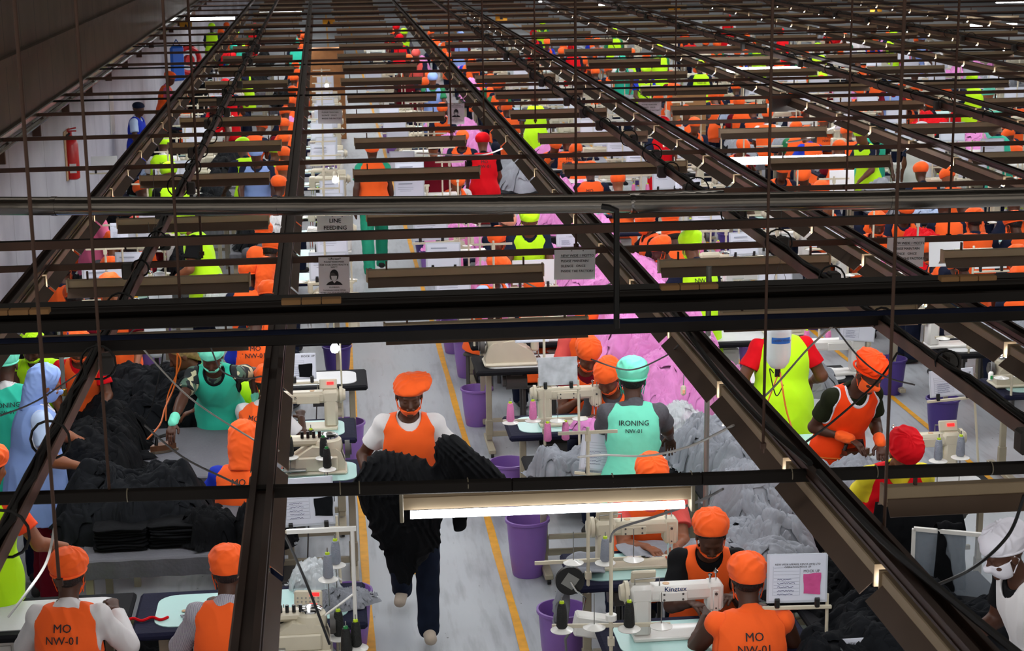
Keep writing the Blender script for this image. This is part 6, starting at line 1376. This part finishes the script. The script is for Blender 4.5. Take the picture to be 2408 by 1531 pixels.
def cable(pts,r,m,label,name='cable',cat='cable',sag=.0,n=24):
    P=[np.array(p,float) for p in pts]
    Q=[]
    for i in range(len(P)-1):
        p0,p1,p2,p3=P[max(i-1,0)],P[i],P[i+1],P[min(i+2,len(P)-1)]
        for t in np.linspace(0,1,n//(len(P)-1)+3)[:-1 if i<len(P)-2 else None]:
            Q.append(.5*((2*p1)+(-p0+p2)*t+(2*p0-5*p1+4*p2-p3)*t*t+(-p0+3*p1-3*p2+p3)*t**3)-np.array([0,0,sag*4*t*(1-t)]))
    return tag(MB().tube(Q,r,6).build(name,m,smooth=True),label,cat)
cable([bc+[0,0,-.2],uy(1800,960,11.4),uy(1790,1000,11.4)],.006,'hose_orange','orange steam hose, left of two below the water bottle','hose','hose')
cable([bc+[.02,0,-.18],uy(1838,900,11.2),uy(1855,985,11.0),uy(1895,1065,10.9),uy(1985,1080,10.9)],.006,'hose_orange','orange steam hose running from the water bottle to the right iron','hose','hose')
cable([bc+[-.03,0,-.18],uy(1810,870,11.4),uy(1825,930,11.4),uy(1842,905,11.4)],.004,'cable_black','thin black tube looping below the water bottle','tube','tube')
cable([uy(418,820,12.7),uy(412,900,12.7),uy(388,960,12.6),uy(375,1000,12.5),uy(335,1045,12.4)],.007,'hose_orange','orange hose going down to the left iron','hose','hose')
cable([uy(398,815,12.7),uy(425,850,12.7),uy(395,930,12.7),uy(390,990,12.6)],.006,'hose_orange','orange hose hanging loose in front of the leaf-print worker','hose','hose')
cable([uy(385,815,12.8),uy(375,880,12.8),uy(340,990,12.8),uy(250,1020,12.8)],.006,'cable_black','black cable hanging beside the orange hoses','cable')
def iron(p,rz,label):
    t=thing('steam_iron',label,'iron',tuple(p),rz)
    MB().prism([(0,.13),(.03,.09),(.055,.02),(.058,-.09),(-.058,-.09),(-.055,.02),(-.03,.09)],0,.016,axis=2).build('sole_plate','iron_metal',t)
    MB().prism([(0,.11),(.025,.07),(.045,.01),(.045,-.08),(-.045,-.08),(-.045,.01),(-.025,.07)],.016,.055,axis=2).build('casing','copper',t)
    MB().tube([(0,.06,.055),(0,.05,.11),(0,-.06,.115),(0,-.08,.055)],.014,8).build('handle','black_plastic',t,smooth=True); MB().cyl((0,-.07,.1),(.03,-.1,.14),.01,6).build('steam_valve','brass',t)
    return t
iron(un(385,1060,.803),2.2,'steam iron on the grey table under the hand of the leaf-print worker')
iron(un(1598,1075,.83),-1.9,'dark steam iron beside the right hand of the teal ironing worker')
iron(un(2010,1075,.96),-1.4,'steam iron held by the worker in the orange-red tabard')
for (a,b,lb) in (((1660,760),(1658,1290),'galvanised post standing behind the diagonal rail, centre right'),((148,825),(157,1010),'galvanised pipe with a blue valve handle, left')):
    pb=un(b[0],b[1],.7 if a[0]>1000 else .8); pt=uy(a[0],a[1],pb[1]); o=thing('steel_post',lb,'post',(pb[0],pb[1],0)); MB().cyl((0,0,0),(0,0,pt[2]+.35),.017,12).build('pipe','grey_metal',o,smooth=True); MB().lathe((0,0,pt[2]-.35),[(.017,0),(.024,.005),(.024,.05),(.017,.055)],12).build('coupling','brass',o)
    if a[0]<1000: MB().tube([(.02,0,1.42),(.05,-.01,1.42),(.06,-.01,1.48),(.062,-.01,1.56)],.006,6).build('valve_handle','purple_dark',o)
# loose cables strung between the rails
Z=2.2
def strung(pts,r,m,lb,z0=None): cable([un(x,y,z) for x,y,z in pts],r,m,lb,sag=0,n=30)
strung(((0,978,2.2),(100,935,2.1),(250,830,2.2),(330,760,2.35)),.0045,'cable_grey','grey cable strung across the lower left, left of the blue cap')
strung(((318,800,2.3),(440,930,2.0),(590,1030,2.1),(655,1060,2.3)),.005,'cable_white','pale cable strung from the cable rail to the depth rail, lower left')
strung(((340,1000,2.3),(430,1075,2.1),(540,1130,2.1),(610,1165,2.3)),.005,'cable_grey','grey cable running behind the nearest cross bar on the left')
strung(((490,800,2.35),(520,870,2.1),(570,890,2.1),(615,885,2.3)),.0045,'cable_grey','grey cable swinging in front of the teal cap')
strung(((130,1230,2.2),(110,1320,2.0),(65,1390,1.9),(20,1450,1.7)),.006,'cable_white','white cable hanging down at the lower left edge')
strung(((600,1150,2.35),(660,1240,2.1),(720,1370,1.9),(775,1515,1.6)),.006,'cable_black','black cable swinging from the depth rail down over the cones')
strung(((1360,1075,1.9),(1420,1070,1.8),(1520,1072,1.8),(1620,1050,1.95),(1725,1000,2.2)),.0065,'cable_white','white cable crossing in front of the IRONING vest')
strung(((1435,1275,1.7),(1450,1245,1.75),(1540,1215,1.9),(1640,1180,2.1),(1700,1150,2.3)),.006,'cable_grey','grey cable running along the right end of the bright tube')
strung(((1700,1000,2.1),(1800,930,2.1),(1900,820,2.15),(1960,765,2.3)),.006,'cable_white','pale cable crossing the lime vest up to the cable rail')
strung(((1860,1065,2.0),(1960,990,2.0),(2060,900,2.1),(2110,830,2.3)),.006,'cable_black','black cable crossing in front of the orange-red tabard')
strung(((1960,765,2.3),(2020,840,2.15),(2080,885,2.15),(2150,905,2.25)),.005,'cable_grey','grey cable swinging over the orange-red flat cap')
strung(((2408,1165,2.3),(2370,1260,2.1),(2280,1340,2.0),(2140,1400,2.1)),.007,'cable_black','thick dark cable swinging across the clear screen')
strung(((1390,845,2.1),(1480,870,2.0),(1560,840,2.1),(1595,812,2.25)),.005,'cable_grey','grey cable passing above the teal cap')
strung(((1190,640,2.1),(1300,690,1.9),(1400,680,2.0),(1450,660,2.2)),.006,'cable_grey','grey cable swinging over the pink heap below the motto sign')
strung(((1405,50,2.2),(1450,120,2.1),(1490,200,2.1),(1550,250,2.2)),.008,'cable_black','dark cable slanting through the far rows')
strung(((980,360,2.2),(1120,365,2.1),(1180,350,2.1),(1230,320,2.3)),.008,'cable_white','white cable above the red-capped worker')
strung(((1850,335,2.2),(1900,325,2.1),(1960,300,2.1),(1982,280,2.25)),.01,'cable_white','white cable curving behind the orange MO vest, upper right')
strung(((1180,1265,1.0),(1190,1240,1.5),(1210,1180,2.2),(1215,1165,2.3)),.003,'cable_grey','thin wire beside the tall purple bin') if 0 else None
for px,py,z,lb in ((1607,918,1.9,'peach pull switch hanging over the pink heap'),(2330,885,1.9,'white and green pull switch hanging at the right'),(1572,755-0,2.0,'white pull switch above the duct')):
    if py==755: px,py=1562,340
    p=un(px,py,z); t=thing('pull_switch',lb,'switch',tuple(p)); MB().box((0,0,0),(.032,.02,.06),b=.01).build('housing','cream' if px<2000 else 'white_enamel',t); MB().box((0,-.012,-.005),(.014,.006,.022),b=.002).build('button','peach' if px<2000 else 'green_plastic',t); MB().tube([(0,0,.03),(.004,0,.12),(-.003,0,.25),(0,0,max(.3,2.3-z))],.003,5).build('cord','cable_grey',t)
# bulbs
for px,py,Y,lb in ((787,815,13.6,'glowing bulb of the work lamp at the left aisle line'),(788,420,20.5,'glowing bulb left of the aisle, farther back'),(768,200,33,'glowing bulb in front of the plywood board')):
    c=uy(px,py,Y); I('bulb','work_lamp',lb,'lamp',tuple(c),0,group='work lamps with bare bulbs')
# clear screen at the right
a=uy(2150,1240,8.95);b=uy(2425,1225,8.7);c_=uy(2150,1425,8.95); t=thing('clear_screen','clear acrylic screen in a white frame on the black table, right edge','screen',(a[0],a[1],c_[2])); L=np.linalg.norm((b-a)[:2]); t.rotation_euler=(.05,0,math.atan2(b[1]-a[1],b[0]-a[0])); Hh=a[2]-c_[2]
MB().box((L/2,0,Hh/2),(L,.004,Hh)).build('pane','acrylic',t); fr=MB().box((L/2,0,Hh),(L,.02,.022)).box((L/2,0,0),(L,.02,.022)).box((0,0,Hh/2),(.022,.02,Hh)); fr.build('frame','white_enamel',t)
drape('black_cloth','black garment hanging over the top of the clear screen',[(.0,.1,-.1),(0,.03,.0),(0,-.02,.02),(0,-.04,-.15),(0,-.05,-.42)],.14,'black_fabric',9,.012,30,loc=tuple(uy(2232,1232,8.9)),rag=.15,taper=-.4)
# blue mat, strip boxes behind the cornrowed woman
p=un(1790,1262,.72); o=MB().box((0,0,0),(.3,.16,.02)).build('blue_mat','blue_mat'); o.location=p; tag(o,'blue perforated tray between the grey cloth heaps','tray')
p=un(1725,1235,.74); t=thing('storage_bin','row of pale grey bins under the grey cloth strips','box',tuple(p)); 
for i in range(4): MB().box((i*.11-.05,0,0),(.1,.08,.09),b=.008).build('compartment','paper',t)
o=MB().tube([(x,.02*math.sin(x*60),.0) for x in np.linspace(0,.22,20)],.008,6).build('cord','red_cloth',smooth=True); o.location=un(300,1458,.80); tag(o,'twisted red cord lying on the edge of the navy table','cord')
o=MB().tube([(0,0,0),(.03,.01,0),(.02,-.03,0),(.05,-.06,0)],.012,6,sy=.3).build('bent_strip','grey_fabric'); o.location=un(425,1448,.80); tag(o,'bent grey fabric strip on the mint table top','strip')
o=MB().cyl((0,0,0),(0,0,.004),.014,16).build('coin_disc','wood_pale'); o.location=un(433,1437,.797); tag(o,'small brown disc on the mint table top','disc')
p=un(725,1410,1.0); t=thing('machine_control_unit','beige machine control panel with a red display, bottom left','control panel',tuple(p)); t.rotation_euler=(-.3,0,-.1); MB().box((0,0,0),(.15,.03,.10),b=.008).build('case','cream',t); MB().box((.035,-.017,.028),(.05,.004,.018)).build('display','led_red',t)
g=MB(); [g.cyl((-.055+.022*i,-.015,-.03+.02*j),(-.055+.022*i,-.019,-.03+.02*j),.005,8) for i in range(6) for j in range(3)]; g.build('button_grid','grey_metal',t)
t=thing('support_bracket','white bracket arm carrying the grey cones left of the aisle','bracket',tuple(un(838,1520,.8))); MB().cyl((0,0,0),(0,0,.66),.011,8).box((-.16,0,.66),(.36,.02,.022)).cyl((0,0,.3),(-.26,-.02,.12),.006,6).build('arm','white_enamel',t)
folded_stack('folded black piece under the screen cloth',2.62,8.55,.93,.12,.1,2,'black_fabric',3) if 0 else None

for px,py,lb in ((2206,1080,'left of two grey cones beyond the red ruffled cap'),(2258,1072,'right of two grey cones beyond the red ruffled cap')):
    p=un(px,py,1.0); t=thing('thread_dish','white dish under the '+lb,'thread dish',tuple(p-np.array([0,0,.015])),0,'white dishes on the right'); MB().lathe((0,0,0),[(.008,.012),(.06,0),(.062,.004),(.012,.016),(.006,.018)],20).build('dish','white_enamel',t,smooth=True); MB().cyl((0,0,-.21),(0,0,.19),.0035,6).build('pin','grey_metal',t)
    I('cone','thread_cone',lb,'thread cone',p,0,group=GC,over={'thread':'thread_grey'})
I('table_w','sewing_table','table carrying the two grey cones by the second aisle','table',(3.98,10.75,0),0,group=GT,scale=(.75,1,1))
I('cream','sewing_machine','cream sewing machine behind the orange-red tabard by the second aisle','sewing machine',(3.95,11.0,.793),0,group=GM)

for (pts,lb) in ((((1560,735,2.4),(1650,860,2.4),(1760,985,2.4),(1880,1090,2.4)),'thick black cable lying along the right edge of the diagonal rail, upper stretch'),(((1900,1110,2.4),(2050,1270,2.4),(2250,1440,2.4),(2380,1545,2.4)),'thick black cable lying along the right edge of the diagonal rail, lower stretch')):
    cable([un(x+25,y,z) for x,y,z in pts],.014,'cable_black',lb)
